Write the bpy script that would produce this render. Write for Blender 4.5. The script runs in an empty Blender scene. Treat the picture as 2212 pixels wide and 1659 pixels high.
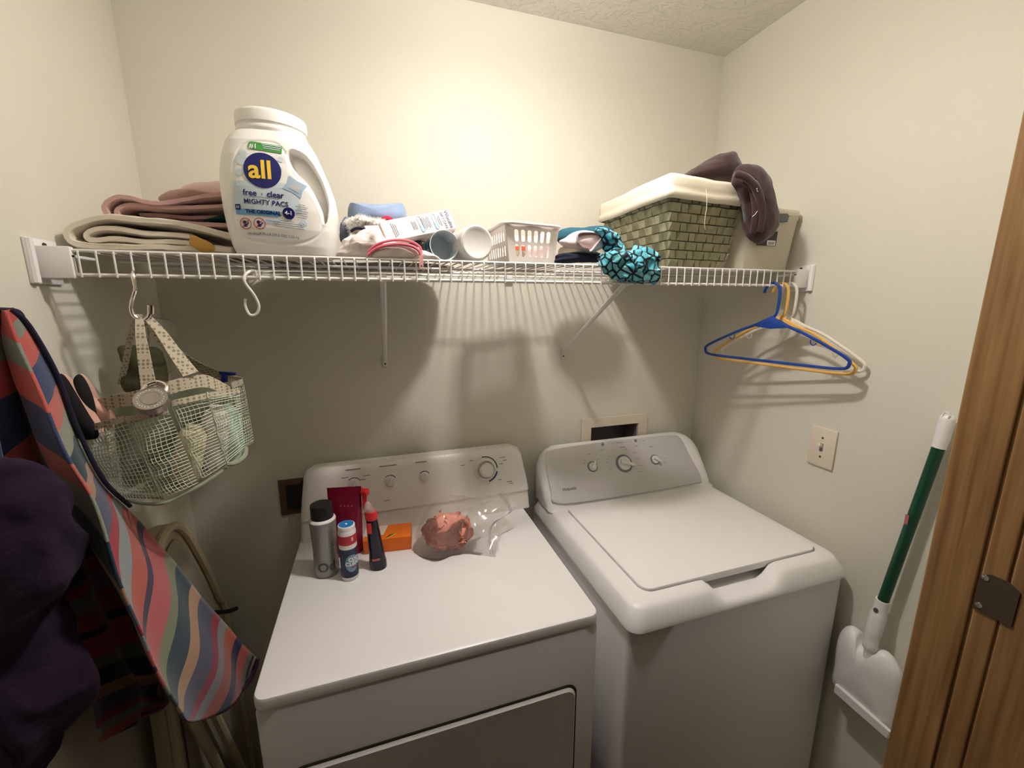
import bpy, bmesh, math, random
from mathutils import Vector, Matrix, noise
random.seed(4)
S = bpy.context.scene
C = S.collection
pi = math.pi

# ------------------------------------------------------------ camera, world, light, exposure
CAMZ = 1.613
F_PX, PITCH, YAW = 904.0, math.radians(11.2), math.radians(18.0)
cd = bpy.data.cameras.new('camera'); cam = bpy.data.objects.new('camera', cd); C.objects.link(cam)
cam.location = (0, 0, CAMZ); cam.rotation_euler = (pi/2-PITCH, 0, -YAW)
cd.sensor_width = 36; cd.lens = 36*F_PX/2212; cd.clip_start = 0.01
S.camera = cam
w = bpy.data.worlds.new('world'); S.world = w; w.use_nodes = True
bg = w.node_tree.nodes['Background']; bg.inputs[0].default_value = (0.8, 0.85, 1, 1); bg.inputs[1].default_value = 0.035
S.view_settings.view_transform = 'Standard'; S.view_settings.look = 'None'
S.view_settings.exposure = 0.0; S.view_settings.gamma = 1; S.view_settings.use_curve_mapping = False
LIGHT_POS = Vector((0.34, 0.74, 2.33)); LIGHT_STRENGTH = 505.0; LIGHT_COL = (1, 0.935, 0.895)

# ------------------------------------------------------------ camera-ray helper for measuring positions in the photo
FW = Vector((math.sin(YAW)*math.cos(PITCH), math.cos(YAW)*math.cos(PITCH), -math.sin(PITCH)))
RT = Vector((math.cos(YAW), -math.sin(YAW), 0)); UP = RT.cross(FW)
def at(px, py, y=None, x=None, z=None):
    d = RT*((px-1106)/F_PX) - UP*((py-829.5)/F_PX) + FW
    k = y/d.y if y is not None else x/d.x if x is not None else (z-CAMZ)/d.z
    return Vector((0, 0, CAMZ)) + d*k
def atp(px, py, p0, n):
    d = RT*((px-1106)/F_PX) - UP*((py-829.5)/F_PX) + FW
    o = Vector((0, 0, CAMZ)); k = (Vector(p0)-o).dot(n)/d.dot(n)
    return o + d*k

# ------------------------------------------------------------ materials
def srgb(r, g, b):
    f = lambda c: (c/255/12.92) if c/255 <= .04045 else ((c/255+.055)/1.055)**2.4
    return (f(r), f(g), f(b), 1)
def mat(name, col, rough=.5, metal=0, trans=0, alpha=1, bump=None, noise_col=None, ior=1.45, sheen=0, sss=0, coat=0):
    m = bpy.data.materials.new(name); m.use_nodes = True; nt = m.node_tree; N = nt.nodes; L = nt.links
    b = N['Principled BSDF']
    if len(col) == 3: col = (*col, 1)
    b.inputs['Base Color'].default_value = col; b.inputs['Roughness'].default_value = rough
    b.inputs['Metallic'].default_value = metal; b.inputs['Transmission Weight'].default_value = trans
    b.inputs['Alpha'].default_value = alpha; b.inputs['IOR'].default_value = ior
    b.inputs['Sheen Weight'].default_value = sheen; b.inputs['Coat Weight'].default_value = coat
    if sss: b.inputs['Subsurface Weight'].default_value = sss; b.inputs['Subsurface Radius'].default_value = (.01, .01, .01)
    tc = N.new('ShaderNodeTexCoord')
    if bump:
        t = N.new('ShaderNodeTexNoise'); t.inputs['Scale'].default_value = bump[0]; t.inputs['Detail'].default_value = 4
        L.new(tc.outputs['Object'], t.inputs[0]); bp = N.new('ShaderNodeBump')
        bp.inputs['Strength'].default_value = bump[1]; bp.inputs['Distance'].default_value = bump[2] if len(bump) > 2 else .002
        L.new(t.outputs[0], bp.inputs['Height']); L.new(bp.outputs[0], b.inputs['Normal'])
    if noise_col:
        t = N.new('ShaderNodeTexNoise'); t.inputs['Scale'].default_value = noise_col[0]; t.inputs['Detail'].default_value = 5
        L.new(tc.outputs['Object'], t.inputs[0]); r = N.new('ShaderNodeValToRGB')
        r.color_ramp.elements[0].position = .35; r.color_ramp.elements[1].position = .65
        c2 = noise_col[1]; c2 = (*c2, 1) if len(c2) == 3 else c2
        r.color_ramp.elements[0].color = c2; r.color_ramp.elements[1].color = col
        L.new(t.outputs[0], r.inputs[0]); L.new(r.outputs[0], b.inputs['Base Color'])
    return m
def node(m, kind): return m.node_tree.nodes.new(kind)
def BS(m): return m.node_tree.nodes['Principled BSDF']

WALLC = (.725, .70, .60)
M = {}
M['wall'] = mat('wall_paint', WALLC, .52, bump=(150, .35, .0012))
BS(M['wall']).inputs['Specular IOR Level'].default_value = .22
def knock():
    m = mat('ceiling_texture', (.78, .76, .69), .8)
    nt = m.node_tree; tc = nt.nodes.new('ShaderNodeTexCoord')
    v = nt.nodes.new('ShaderNodeTexNoise'); v.inputs['Scale'].default_value = 28; v.inputs['Detail'].default_value = 6; v.inputs['Distortion'].default_value = 1.2
    r = nt.nodes.new('ShaderNodeValToRGB'); r.color_ramp.elements[0].position = .47; r.color_ramp.elements[1].position = .55
    b = nt.nodes.new('ShaderNodeBump'); b.inputs['Strength'].default_value = .5; b.inputs['Distance'].default_value = .004
    nt.links.new(tc.outputs['Object'], v.inputs[0]); nt.links.new(v.outputs[0], r.inputs[0]); nt.links.new(r.outputs[0], b.inputs['Height']); nt.links.new(b.outputs[0], BS(m).inputs['Normal'])
    return m
M['ceil'] = knock()
M['floor'] = mat('floor_vinyl', (.32, .27, .21), .5, noise_col=(6, (.26, .21, .16)))
M['hall'] = mat('hall_paint', (.28, .25, .22), .8)
def wood():
    m = mat('oak_trim', (.4, .2, .07), .38, coat=.2); nt = m.node_tree
    tc = nt.nodes.new('ShaderNodeTexCoord'); mp = nt.nodes.new('ShaderNodeMapping'); mp.inputs['Scale'].default_value = (60, 60, 2.2)
    n = nt.nodes.new('ShaderNodeTexNoise'); n.inputs['Scale'].default_value = 1.6; n.inputs['Detail'].default_value = 7; n.inputs['Distortion'].default_value = .4
    r = nt.nodes.new('ShaderNodeValToRGB'); r.color_ramp.elements[0].position = .3; r.color_ramp.elements[1].position = .72
    r.color_ramp.elements[0].color = (.20, .10, .032, 1); r.color_ramp.elements[1].color = (.40, .23, .09, 1)
    nt.links.new(tc.outputs['Object'], mp.inputs[0]); nt.links.new(mp.outputs[0], n.inputs[0]); nt.links.new(n.outputs[0], r.inputs[0]); nt.links.new(r.outputs[0], BS(m).inputs['Base Color'])
    return m
M['wood'] = wood()
M['groove'] = mat('dark_oak', (.05, .02, .006), .6)
M['enamel'] = mat('white_enamel', (.87, .85, .84), .3)
M['lidwhite'] = mat('lid_white', (.90, .88, .87), .33, bump=(700, .08, .0003))
M['plastic'] = mat('white_plastic', (.87, .85, .84), .38)
M['dryertop'] = mat('dryer_top_enamel', (.90, .88, .87), .33, noise_col=(2.6, (.875, .85, .84)))
M['console'] = mat('console_white', (.86, .83, .79), .33)
M['panelgrey'] = mat('silver_panel', (.60, .58, .57), .4, metal=.1)
M['knobwhite'] = mat('knob_white', (.80, .77, .73), .35)
M['greyring'] = mat('grey_ring', (.20, .20, .22), .4)
M['ink'] = mat('ink', (.10, .10, .11), .5)
M['inksoft'] = mat('soft_ink', (.26, .25, .25), .5)
M['wire'] = mat('white_vinyl_wire', (.80, .78, .74), .35)
M['steelwhite'] = mat('white_steel', (.76, .74, .70), .4)
M['chrome'] = mat('chrome', (.78, .75, .70), .18, metal=1)
M['steel'] = mat('brushed_steel', (.62, .60, .57), .33, metal=1)
M['lock'] = mat('dull_lock_steel', (.42, .39, .36), .32, metal=1)
M['screw'] = mat('screw', (.08, .07, .06), .4, metal=.7)
M['tub'] = mat('tub_plastic', (.86, .84, .80), .33, sss=.0)
M['navy'] = mat('navy_print', srgb(22, 26, 98), .4)
M['yellow'] = mat('yellow_print', srgb(240, 200, 60), .4)
M['green'] = mat('green_print', srgb(70, 150, 70), .4)
M['whiteprint'] = mat('white_print', (.85, .85, .83), .4)
M['skyprint'] = mat('sky_print', srgb(105, 170, 215), .4)
M['redprint'] = mat('red_print', srgb(190, 50, 60), .4)
M['bluegrad'] = mat('pale_blue_print', srgb(203, 215, 222), .4)
M['bubble'] = mat('bubble_print', srgb(160, 185, 205), .4)
M['greyprint'] = mat('grey_print', srgb(120, 128, 140), .4)
M['creamtowel'] = mat('cream_terry', srgb(238, 228, 210), .95, bump=(900, .6, .002), sheen=.3, noise_col=(12, srgb(228, 216, 195)))
M['pinktowel'] = mat('pink_terry', srgb(205, 165, 160), .95, bump=(900, .6, .002), sheen=.3)
M['palepink'] = mat('pale_pink_fleece', srgb(228, 200, 192), .95, bump=(500, .6, .003), sheen=.4)
M['mustard'] = mat('mustard_patch', srgb(195, 150, 75), .95, bump=(900, .6, .002))
M['teal'] = mat('dark_teal_cloth', srgb(25, 75, 70), .9)
M['bluecloth'] = mat('blue_microfibre', srgb(150, 172, 205), .95, bump=(700, .6, .002), sheen=.4, noise_col=(20, srgb(135, 158, 195)))
M['tinsel'] = mat('silvery_shag', srgb(225, 220, 212), .35)
M['greycloth'] = mat('grey_cloth', srgb(120, 125, 140), .9, bump=(600, .5, .002))
M['meshcloth'] = mat('white_mesh_cloth', srgb(232, 220, 215), .8, bump=(1200, .5, .001))
M['pinkzip'] = mat('pink_zip', srgb(215, 110, 125), .5)
M['pinkpull'] = mat('pale_pink_plastic', srgb(225, 170, 165), .4)
M['carton'] = mat('white_carton', srgb(235, 222, 215), .55)
M['cartonend'] = mat('carton_end', srgb(222, 205, 195), .6)
M['bluecup'] = mat('blue_grey_plastic', srgb(205, 214, 218), .3)
M['blueouter'] = mat('blue_outer', srgb(20, 60, 95), .35)
M['frost'] = mat('frosted_plastic', (.82, .80, .77), .4, trans=.25)
M['slotplastic'] = mat('slotted_plastic', srgb(243, 233, 228), .4)
M['orangelabel'] = mat('orange_label', srgb(235, 110, 70), .5)
M['navycloth'] = mat('navy_cloth', srgb(22, 26, 48), .9)
M['sock'] = mat('pinkish_white_cloth', srgb(226, 208, 208), .9, bump=(500, .4, .002))
M['tealdark'] = mat('teal_fabric', srgb(35, 85, 105), .9)
def pebble():
    m = mat('pebble_print', (.1, .4, .5), .75); nt = m.node_tree
    tc = nt.nodes.new('ShaderNodeTexCoord'); v = nt.nodes.new('ShaderNodeTexVoronoi'); v.feature = 'DISTANCE_TO_EDGE'; v.inputs['Scale'].default_value = 46
    n = nt.nodes.new('ShaderNodeTexVoronoi'); n.inputs['Scale'].default_value = 46
    r = nt.nodes.new('ShaderNodeValToRGB'); r.color_ramp.interpolation = 'LINEAR'
    r.color_ramp.elements[0].position = .07; r.color_ramp.elements[0].color = srgb(12, 38, 50); r.color_ramp.elements[1].position = .12; r.color_ramp.elements[1].color = (1, 1, 1, 1)
    r2 = nt.nodes.new('ShaderNodeValToRGB'); r2.color_ramp.elements[0].color = srgb(60, 150, 170); r2.color_ramp.elements[1].color = srgb(135, 212, 222)
    sep = nt.nodes.new('ShaderNodeSeparateColor'); mx = nt.nodes.new('ShaderNodeMix'); mx.data_type = 'RGBA'; mx.blend_type = 'MULTIPLY'; mx.inputs[0].default_value = 1
    L = nt.links
    L.new(tc.outputs['Object'], v.inputs[0]); L.new(tc.outputs['Object'], n.inputs[0]); L.new(v.outputs['Distance'], r.inputs[0])
    L.new(n.outputs['Color'], sep.inputs[0]); L.new(sep.outputs[0], r2.inputs[0]); L.new(r.outputs[0], mx.inputs[6]); L.new(r2.outputs[0], mx.inputs[7]); L.new(mx.outputs[2], BS(m).inputs['Base Color'])
    return m
M['pebble'] = pebble()
M['wicker'] = mat('olive_splint', srgb(166, 163, 134), .6, noise_col=(60, srgb(154, 151, 122)), bump=(300, .3, .001))
M['wickershade'] = mat('olive_splint_shade', srgb(96, 92, 66), .75)  # darker copy of the splint colour, paints the shade in the weave gaps
M['liner'] = mat('liner_cloth', srgb(238, 228, 208), .9, bump=(400, .5, .001))
M['brown'] = mat('maroon_knit', srgb(52, 23, 25), .75, sheen=.3, bump=(500, .3, .001))
M['thread'] = mat('thread', srgb(225, 220, 190), .8)
M['bin'] = mat('cream_clear_plastic', srgb(250, 243, 222), .3, trans=.45)
M['latch'] = mat('grey_latch', srgb(88, 98, 98), .5)
M['blacklabel'] = mat('black_label', srgb(48, 42, 42), .5)
M['hblue'] = mat('blue_hanger', srgb(26, 66, 150), .35)
M['hyellow'] = mat('yellow_hanger', srgb(232, 182, 92), .4)
M['hwhite'] = mat('white_hanger', srgb(235, 228, 215), .4)
M['switch'] = mat('ivory_plate', srgb(226, 214, 194), .35)
M['socket'] = mat('brown_plate', srgb(96, 74, 60), .5)
M['gdark'] = mat('dark_green_metal', srgb(12, 66, 44), .35)
M['black'] = mat('black_plastic', (.012, .012, .012), .35)
M['bottlegrey'] = mat('grey_bottle', srgb(150, 150, 148), .33, metal=.35)
M['bottlenavy'] = mat('navy_label', srgb(30, 36, 62), .35, noise_col=(30, srgb(42, 56, 86)))
M['starblue'] = mat('star_blue', srgb(110, 150, 175), .4)
M['capblue'] = mat('blue_cap', srgb(30, 120, 185), .4)
M['wine'] = mat('wine_pouch', srgb(130, 16, 52), .3)
M['red'] = mat('red_plastic', srgb(215, 40, 40), .35)
M['darkliquid'] = mat('dark_bottle', srgb(28, 26, 42), .2)
M['pinklabel'] = mat('pink_label', srgb(185, 95, 100), .5)
M['clearcap'] = mat('clear_cap', (.85, .78, .8), .15, trans=.7)
M['orange'] = mat('orange_card', srgb(238, 118, 28), .5)
M['paper'] = mat('white_paper', srgb(225, 212, 195), .6)
M['loofah'] = mat('coral_net', srgb(252, 176, 155), .8, noise_col=(60, srgb(244, 150, 130)))
def film():
    m = bpy.data.materials.new('clear_film'); m.use_nodes = True; nt = m.node_tree; N = nt.nodes; N.clear(); L = nt.links
    o = N.new('ShaderNodeOutputMaterial'); t = N.new('ShaderNodeBsdfTransparent'); g = N.new('ShaderNodeBsdfGlossy'); g.inputs['Roughness'].default_value = .12
    d = N.new('ShaderNodeBsdfDiffuse'); d.inputs[0].default_value = (.85, .82, .8, 1)
    fr = N.new('ShaderNodeFresnel'); fr.inputs[0].default_value = 1.5; m1 = N.new('ShaderNodeMixShader'); m2 = N.new('ShaderNodeMixShader'); m2.inputs[0].default_value = .10
    t.inputs[0].default_value = (.97, .96, .95, 1)
    L.new(fr.outputs[0], m1.inputs[0]); L.new(t.outputs[0], m1.inputs[1]); L.new(g.outputs[0], m1.inputs[2]); L.new(m1.outputs[0], m2.inputs[1]); L.new(d.outputs[0], m2.inputs[2]); L.new(m2.outputs[0], o.inputs[0])
    return m
M['film'] = film()
M['zipblue'] = mat('zip_line', srgb(60, 80, 120), .4)
M['net'] = mat('sage_net', srgb(228, 236, 216), .6)
M['netin'] = mat('sage_net_inner', srgb(150, 158, 134), .8)
def dots():
    m = mat('dotted_ribbon', srgb(205, 195, 172), .8); nt = m.node_tree; L = nt.links
    tc = nt.nodes.new('ShaderNodeTexCoord'); v = nt.nodes.new('ShaderNodeTexVoronoi'); v.inputs['Scale'].default_value = 150; v.inputs['Randomness'].default_value = .1
    r = nt.nodes.new('ShaderNodeValToRGB'); r.color_ramp.interpolation = 'CONSTANT'; r.color_ramp.elements[0].color = srgb(150, 138, 115); r.color_ramp.elements[1].position = .38; r.color_ramp.elements[1].color = srgb(208, 198, 175)
    L.new(tc.outputs['Object'], v.inputs[0]); L.new(v.outputs['Distance'], r.inputs[0]); L.new(r.outputs[0], BS(m).inputs['Base Color'])
    return m
M['dots'] = dots()
M['slipperpink'] = mat('blush_fabric', srgb(220, 175, 155), .85)
M['slipperblack'] = mat('black_fabric', (.008, .007, .008), .9)
M['pumpblue'] = mat('blue_pump', srgb(20, 34, 100), .35)
M['palebottle'] = mat('pale_bottle', srgb(215, 205, 170), .4)
M['greenbottle'] = mat('pale_green_bottle', srgb(185, 215, 200), .35)
M['whitebottle'] = mat('white_bottle', srgb(222, 215, 208), .4)
M['olive'] = mat('olive_cloth', srgb(85, 85, 60), .9)
M['purple'] = mat('dark_purple_cloth', srgb(28, 6, 36), .95, sheen=.0, bump=(120, .5, .004))
M['cord'] = mat('navy_cord', srgb(24, 22, 48), .7)
M['boardcover'] = mat('cream_board_cover', srgb(190, 178, 150), .85)
M['boardmetal'] = mat('almond_tube', srgb(205, 192, 160), .4)
STR = [('coral', (205, 85, 80)), ('sage', (150, 155, 140)), ('coral', (222, 105, 95)), ('blue', (62, 78, 120)), ('coral', (225, 120, 110)), ('sage', (165, 172, 150)), ('teal', (22, 62, 78)),
       ('tan', (200, 155, 125)), ('slate', (88, 95, 125)), ('crimson', (190, 40, 70)), ('grey', (165, 175, 175)), ('orange', (208, 98, 82)), ('purple', (60, 45, 85)), ('pink', (215, 100, 105)),
       ('sage', (140, 150, 115)), ('teal', (20, 62, 80)), ('tan', (205, 160, 125)), ('slate', (85, 88, 118)), ('crimson', (165, 38, 70)), ('grey', (150, 150, 155)), ('orange', (195, 98, 75)), ('navy', (32, 40, 82)), ('pink', (190, 92, 90)), ('sage', (120, 122, 105)), ('navy', (20, 26, 38)), ('tan', (150, 130, 115)), ('wine', (60, 22, 42))]
STW = [.06, .05, .06, .07, .05, .05, .065, .03, .05, .025, .035, .045, .017, .055, .028, .045, .028, .04, .02, .025, .04, .028, .035, .022, .013, .012, .05]
def stripes():
    m = mat('striped_terry', (.5, .5, .5), .95, sheen=.3, bump=(700, .5, .002)); nt = m.node_tree; L = nt.links
    uv = nt.nodes.new('ShaderNodeUVMap'); sep = nt.nodes.new('ShaderNodeSeparateXYZ'); r = nt.nodes.new('ShaderNodeValToRGB'); r.color_ramp.interpolation = 'CONSTANT'
    tot = sum(STW); a = 0; e = r.color_ramp.elements
    for i, ((n, c), wd) in enumerate(zip(STR, STW)):
        el = e[0] if i == 0 else e.new(a/tot)
        if i == 0: e.remove(e[1])
        el.position = a/tot; el.color = srgb(*[q*.84 for q in c]); a += wd
    L.new(uv.outputs[0], sep.inputs[0]); L.new(sep.outputs[1], r.inputs[0]); L.new(r.outputs[0], BS(m).inputs['Base Color'])
    return m
M['stripes'] = stripes()
em = bpy.data.materials.new('bulb_glow'); em.use_nodes = True; em.node_tree.nodes.clear()
_e = em.node_tree.nodes.new('ShaderNodeEmission'); _o = em.node_tree.nodes.new('ShaderNodeOutputMaterial'); em.node_tree.links.new(_e.outputs[0], _o.inputs[0])
_e.inputs[0].default_value = (*LIGHT_COL, 1); _e.inputs[1].default_value = LIGHT_STRENGTH
M['bulb'] = em

# ------------------------------------------------------------ geometry helpers (all return (verts, faces) in world space)
def ident(v): return Vector(v)
def rbox(c, s, r=.003, seg=2, m=None):
    bm = bmesh.new(); bmesh.ops.create_cube(bm, size=1)
    bmesh.ops.scale(bm, vec=s, verts=bm.verts)
    if r > 0:
        r = min(r, min(s)*.49); bmesh.ops.bevel(bm, geom=list(bm.edges), offset=r, segments=seg, affect='EDGES', profile=.5)
    V = [v.co.copy() for v in bm.verts]; F = [[v.index for v in f.verts] for f in bm.faces]; bm.free()
    if m is not None: V = [m @ v for v in V]
    return [v+Vector(c) for v in V], F
def bx(x0, x1, y0, y1, z0, z1, r=.003, seg=2): return rbox(((x0+x1)/2, (y0+y1)/2, (z0+z1)/2), (abs(x1-x0), abs(y1-y0), abs(z1-z0)), r, seg)
def join(*gs):
    V, F = [], []
    for g in gs:
        n = len(V); V += list(g[0]); F += [[i+n for i in f] for f in g[1]]
    return V, F
def xf(g, m): return [m @ Vector(v) for v in g[0]], g[1]
def fmap(g, f): return [f(v) for v in g[0]], g[1]
def loft(rings, closed=True, cap0=True, cap1=True):
    n = len(rings[0]); V = [Vector(p) for r in rings for p in r]; F = []
    for k in range(len(rings)-1):
        for i in range(n if closed else n-1):
            j = (i+1) % n; F.append([k*n+i, k*n+j, (k+1)*n+j, (k+1)*n+i])
    if closed and cap0: F.append(list(range(n))[::-1])
    if closed and cap1: F.append([(len(rings)-1)*n+i for i in range(n)])
    return V, F
def lathe(prof, m=None, n=28, cap=True, sy=1):
    rings = [[Vector((r*math.cos(2*pi*i/n), r*sy*math.sin(2*pi*i/n), z)) for i in range(n)] for r, z in prof]
    g = loft(rings, cap0=cap, cap1=cap)
    return xf(g, m) if m is not None else g
def spline(P, n=8, closed=False):
    P = [Vector(p) for p in P]; out = []; N = len(P)
    for i in range(N if closed else N-1):
        a, b, c, d = (P[(i-1) % N], P[i], P[(i+1) % N], P[(i+2) % N]) if closed else (P[max(i-1, 0)], P[i], P[i+1], P[min(i+2, N-1)])
        for k in range(n):
            t = k/n; out.append(.5*((2*b)+(c-a)*t+(2*a-5*b+4*c-d)*t*t+(3*b-a-3*c+d)*t**3))
    if not closed: out.append(P[-1])
    return out
def tube(P, r, n=8, closed=False, cap=True):
    P = [Vector(p) for p in P]; N = len(P); rings = []; u = None
    for i in range(N):
        a, b = (P[(i-1) % N], P[(i+1) % N]) if closed else (P[max(i-1, 0)], P[min(i+1, N-1)])
        t = (b-a).normalized() if (b-a).length > 1e-9 else Vector((0, 0, 1))
        if u is None: u = t.orthogonal().normalized()
        u = (u-t*u.dot(t)).normalized(); v = t.cross(u); rr = r[i] if isinstance(r, (list, tuple)) else r
        rings.append([P[i]+(u*math.cos(2*pi*k/n)+v*math.sin(2*pi*k/n))*rr for k in range(n)])
    if closed: rings.append(rings[0])
    return loft(rings, cap0=cap and not closed, cap1=cap and not closed)
def rrect(x0, x1, y0, y1, r, z, seg=6, sub=10):
    P = []; cs = [(x1-r, y1-r, 0), (x0+r, y1-r, 90), (x0+r, y0+r, 180), (x1-r, y0+r, 270)]
    for k, (cx, cy, a) in enumerate(cs):
        arc = [Vector((cx+r*math.cos(math.radians(a+90*i/seg)), cy+r*math.sin(math.radians(a+90*i/seg)), z)) for i in range(seg+1)]
        P += arc
        nx = cs[(k+1) % 4]; q = Vector((nx[0]+r*math.cos(math.radians(nx[2])), nx[1]+r*math.sin(math.radians(nx[2])), z))
        P += [arc[-1].lerp(q, i/sub) for i in range(1, sub)]
    return P
def grid(f, nu, nv):
    V = [Vector(f(i/nu, j/nv)) for j in range(nv+1) for i in range(nu+1)]
    F = [[j*(nu+1)+i, j*(nu+1)+i+1, (j+1)*(nu+1)+i+1, (j+1)*(nu+1)+i] for j in range(nv) for i in range(nu)]
    return V, F
def nz(p, s, a, seed=0): return a*noise.noise(Vector(p)*s+Vector((seed*7.3, seed*3.1, seed*5.7)))
def nzv(p, s, a, seed=0):
    q = Vector(p)*s+Vector((seed*7.3, seed*3.1, seed*5.7)); return noise.noise_vector(q)*a
def crumple(g, s, a, seed=0): return [v+nzv(v, s, a, seed) for v in g[0]], g[1]
def blob(outline, depth, axis, rings=8, n=6, p=2.0, flat=0.0):
    """closed star-shaped 3D outline inflated to both sides along axis"""
    O = spline(outline, n, True); c = sum(O, Vector())/len(O); ax = Vector(axis).normalized(); R = []
    for side in (1, -1):
        for k in range(rings+1) if side == 1 else range(rings-1, -1, -1):
            a = k/rings*pi/2; s = math.sin(a)
            h = math.cos(a)
            if side == 1: R.append([c+(q-c)*max(s, .02)+ax*depth*h*(1-flat) for q in O])
            else: R.append([c+(q-c)*max(s, .02)-ax*depth*h for q in O])
    return loft(R)
def slab(outline, vec, r=.002):
    """polygon outline (3D) extruded along vec, edges softened"""
    O = [Vector(p) for p in outline]; c = sum(O, Vector())/len(O); v = Vector(vec); L = v.length; d = v/L; r = min(r, L*.45)
    ins = lambda q: q+(c-q).normalized()*r
    return loft([[ins(q) for q in O], [q+d*r*.3+(c-q).normalized()*r*.3 for q in O], [q+d*r for q in O], [q+d*(L-r) for q in O], [q+d*(L-r*.3)+(c-q).normalized()*r*.3 for q in O], [ins(q)+v for q in O]])
def text2d(s, size=.01, bold=0.0, extr=0.0002, align='CENTER'):
    c = bpy.data.curves.new('t', 'FONT'); c.body = s; c.size = size; c.offset = bold*size; c.extrude = extr; c.align_x = align; c.align_y = 'CENTER'; c.resolution_u = 3
    o = bpy.data.objects.new('t', c); me = bpy.data.meshes.new_from_object(o)
    g = ([v.co.copy() for v in me.vertices], [list(p.vertices) for p in me.polygons])
    bpy.data.objects.remove(o); bpy.data.curves.remove(c); bpy.data.meshes.remove(me); return g
def plate(outer, holes, th):
    """2D outline with holes -> (verts, faces), extruded +-th/2 in z"""
    c = bpy.data.curves.new('p', 'CURVE'); c.dimensions = '2D'; c.fill_mode = 'BOTH'; c.extrude = th/2
    for P in [outer]+holes:
        s = c.splines.new('POLY'); s.points.add(len(P)-1); s.use_cyclic_u = True
        for q, a in zip(s.points, P): q.co = (a[0], a[1], 0, 1)
    o = bpy.data.objects.new('p', c); me = bpy.data.meshes.new_from_object(o)
    g = ([v.co.copy() for v in me.vertices], [list(p.vertices) for p in me.polygons])
    bpy.data.objects.remove(o); bpy.data.curves.remove(c); bpy.data.meshes.remove(me); return g
def frame(o, u, n):
    """matrix: local x->u, z->n, origin o"""
    u = Vector(u).normalized(); n = Vector(n).normalized(); v = n.cross(u).normalized(); u = v.cross(n)
    m = Matrix((u, v, n)).transposed().to_4x4(); m.translation = Vector(o); return m
def circ(r, n=24, cx=0, cy=0, sy=1): return [(cx+r*math.cos(2*pi*i/n), cy+r*sy*math.sin(2*pi*i/n)) for i in range(n)]

ORG = {}
def org(o): return ORG[o.name] if o is not None else Vector((0, 0, 0))
def mesh(name, g, m, parent=None, smooth=True, label=None, cat=None, group=None, kind=None, uv=None, solid=0, sub=0, origin=None, ang=35):
    V, F = g; V = [Vector(v) for v in V]
    if parent is not None: o0 = org(parent)
    elif origin is not None: o0 = Vector(origin)
    else:
        xs = [v.x for v in V]; ys = [v.y for v in V]; zs = [v.z for v in V]; o0 = Vector(((min(xs)+max(xs))/2, (min(ys)+max(ys))/2, min(zs)))
    me = bpy.data.meshes.new(name); me.from_pydata([v-o0 for v in V], [], F); me.update()
    ms = m if isinstance(m, list) else [m]
    for a in ms: me.materials.append(a)
    ob = bpy.data.objects.new(name, me); C.objects.link(ob)
    if parent is not None: ob.parent = parent
    else: ob.location = o0
    ORG[ob.name] = o0
    bm = bmesh.new(); bm.from_mesh(me); bmesh.ops.recalc_face_normals(bm, faces=bm.faces); bm.to_mesh(me); bm.free()
    if uv is not None:
        L = me.uv_layers.new(name='UVMap')
        for l in me.loops: L.data[l.index].uv = uv[l.vertex_index]
    if smooth:
        for p in me.polygons: p.use_smooth = True
        if ang and not sub: me.set_sharp_from_angle(angle=math.radians(ang))
    if solid:
        s = ob.modifiers.new('thick', 'SOLIDIFY'); s.thickness = solid; s.offset = 0
    if sub:
        s = ob.modifiers.new('sub', 'SUBSURF'); s.levels = sub; s.render_levels = sub
    if label: ob['label'] = label
    if cat: ob['category'] = cat
    if group: ob['group'] = group
    if kind: ob['kind'] = kind
    return ob
def thing(name, label, cat, loc, group=None, kind=None):
    o = bpy.data.objects.new(name, None); C.objects.link(o); o.location = loc; o.empty_display_size = .02; ORG[o.name] = Vector(loc)
    o['label'] = label; o['category'] = cat
    if group: o['group'] = group
    if kind: o['kind'] = kind
    return o

# ------------------------------------------------------------ room shell
LX, RX, BY, FY, H = -.53, 1.208, 1.336, .36, 2.443
def struct(name, g, m, parent=None, label=None, **k): return mesh(name, g, m, parent, smooth=False, kind='structure', label=label, **k)
struct('floor', bx(-1.6, 2.2, -1.6, BY+.1, -.05, 0, 0), M['floor'], label='tan vinyl floor mostly hidden under the machines')
struct('ceiling', bx(-1.6, 2.2, -1.6, BY+.1, H, H+.05, 0), M['ceil'], label='off-white knockdown textured ceiling')
hx0, hx1, hz0, hz1 = .741, .946, .995, 1.152
struct('wall_back', join(bx(LX-.1, hx0, BY, BY+.1, 0, H, 0), bx(hx1, RX+.1, BY, BY+.1, 0, H, 0), bx(hx0, hx1, BY, BY+.1, 0, hz0, 0), bx(hx0, hx1, BY, BY+.1, hz1, H, 0)), M['wall'], label='cream painted wall behind the shelf and machines')
struct('wall_left', bx(LX-.1, LX, FY-.12, BY, 0, H, 0), M['wall'], label='cream painted wall at the left with the towel hook')
struct('wall_right', bx(RX, RX+.1, FY-.12, BY, 0, H, 0), M['wall'], label='cream painted wall at the right with the light switch')
DH = 1.975; JX0, JX1 = -.42, .80
struct('wall_front', join(bx(JX1+.02, RX, FY-.11, FY-.005, 0, H, 0), bx(LX, JX0-.02, FY-.11, FY-.005, 0, H, 0), bx(JX0-.02, JX1+.02, FY-.11, FY-.005, DH+.02, H, 0)), M['wall'], label='painted wall around the doorway')
struct('wall_hall', join(bx(-1.6, 2.2, -1.65, -1.6, 0, H, 0), bx(-1.65, -1.6, -1.6, FY-.11, 0, H, 0), bx(2.2, 2.25, -1.6, FY-.11, 0, H, 0)), M['hall'], label='dim hallway walls behind the viewer')
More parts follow.
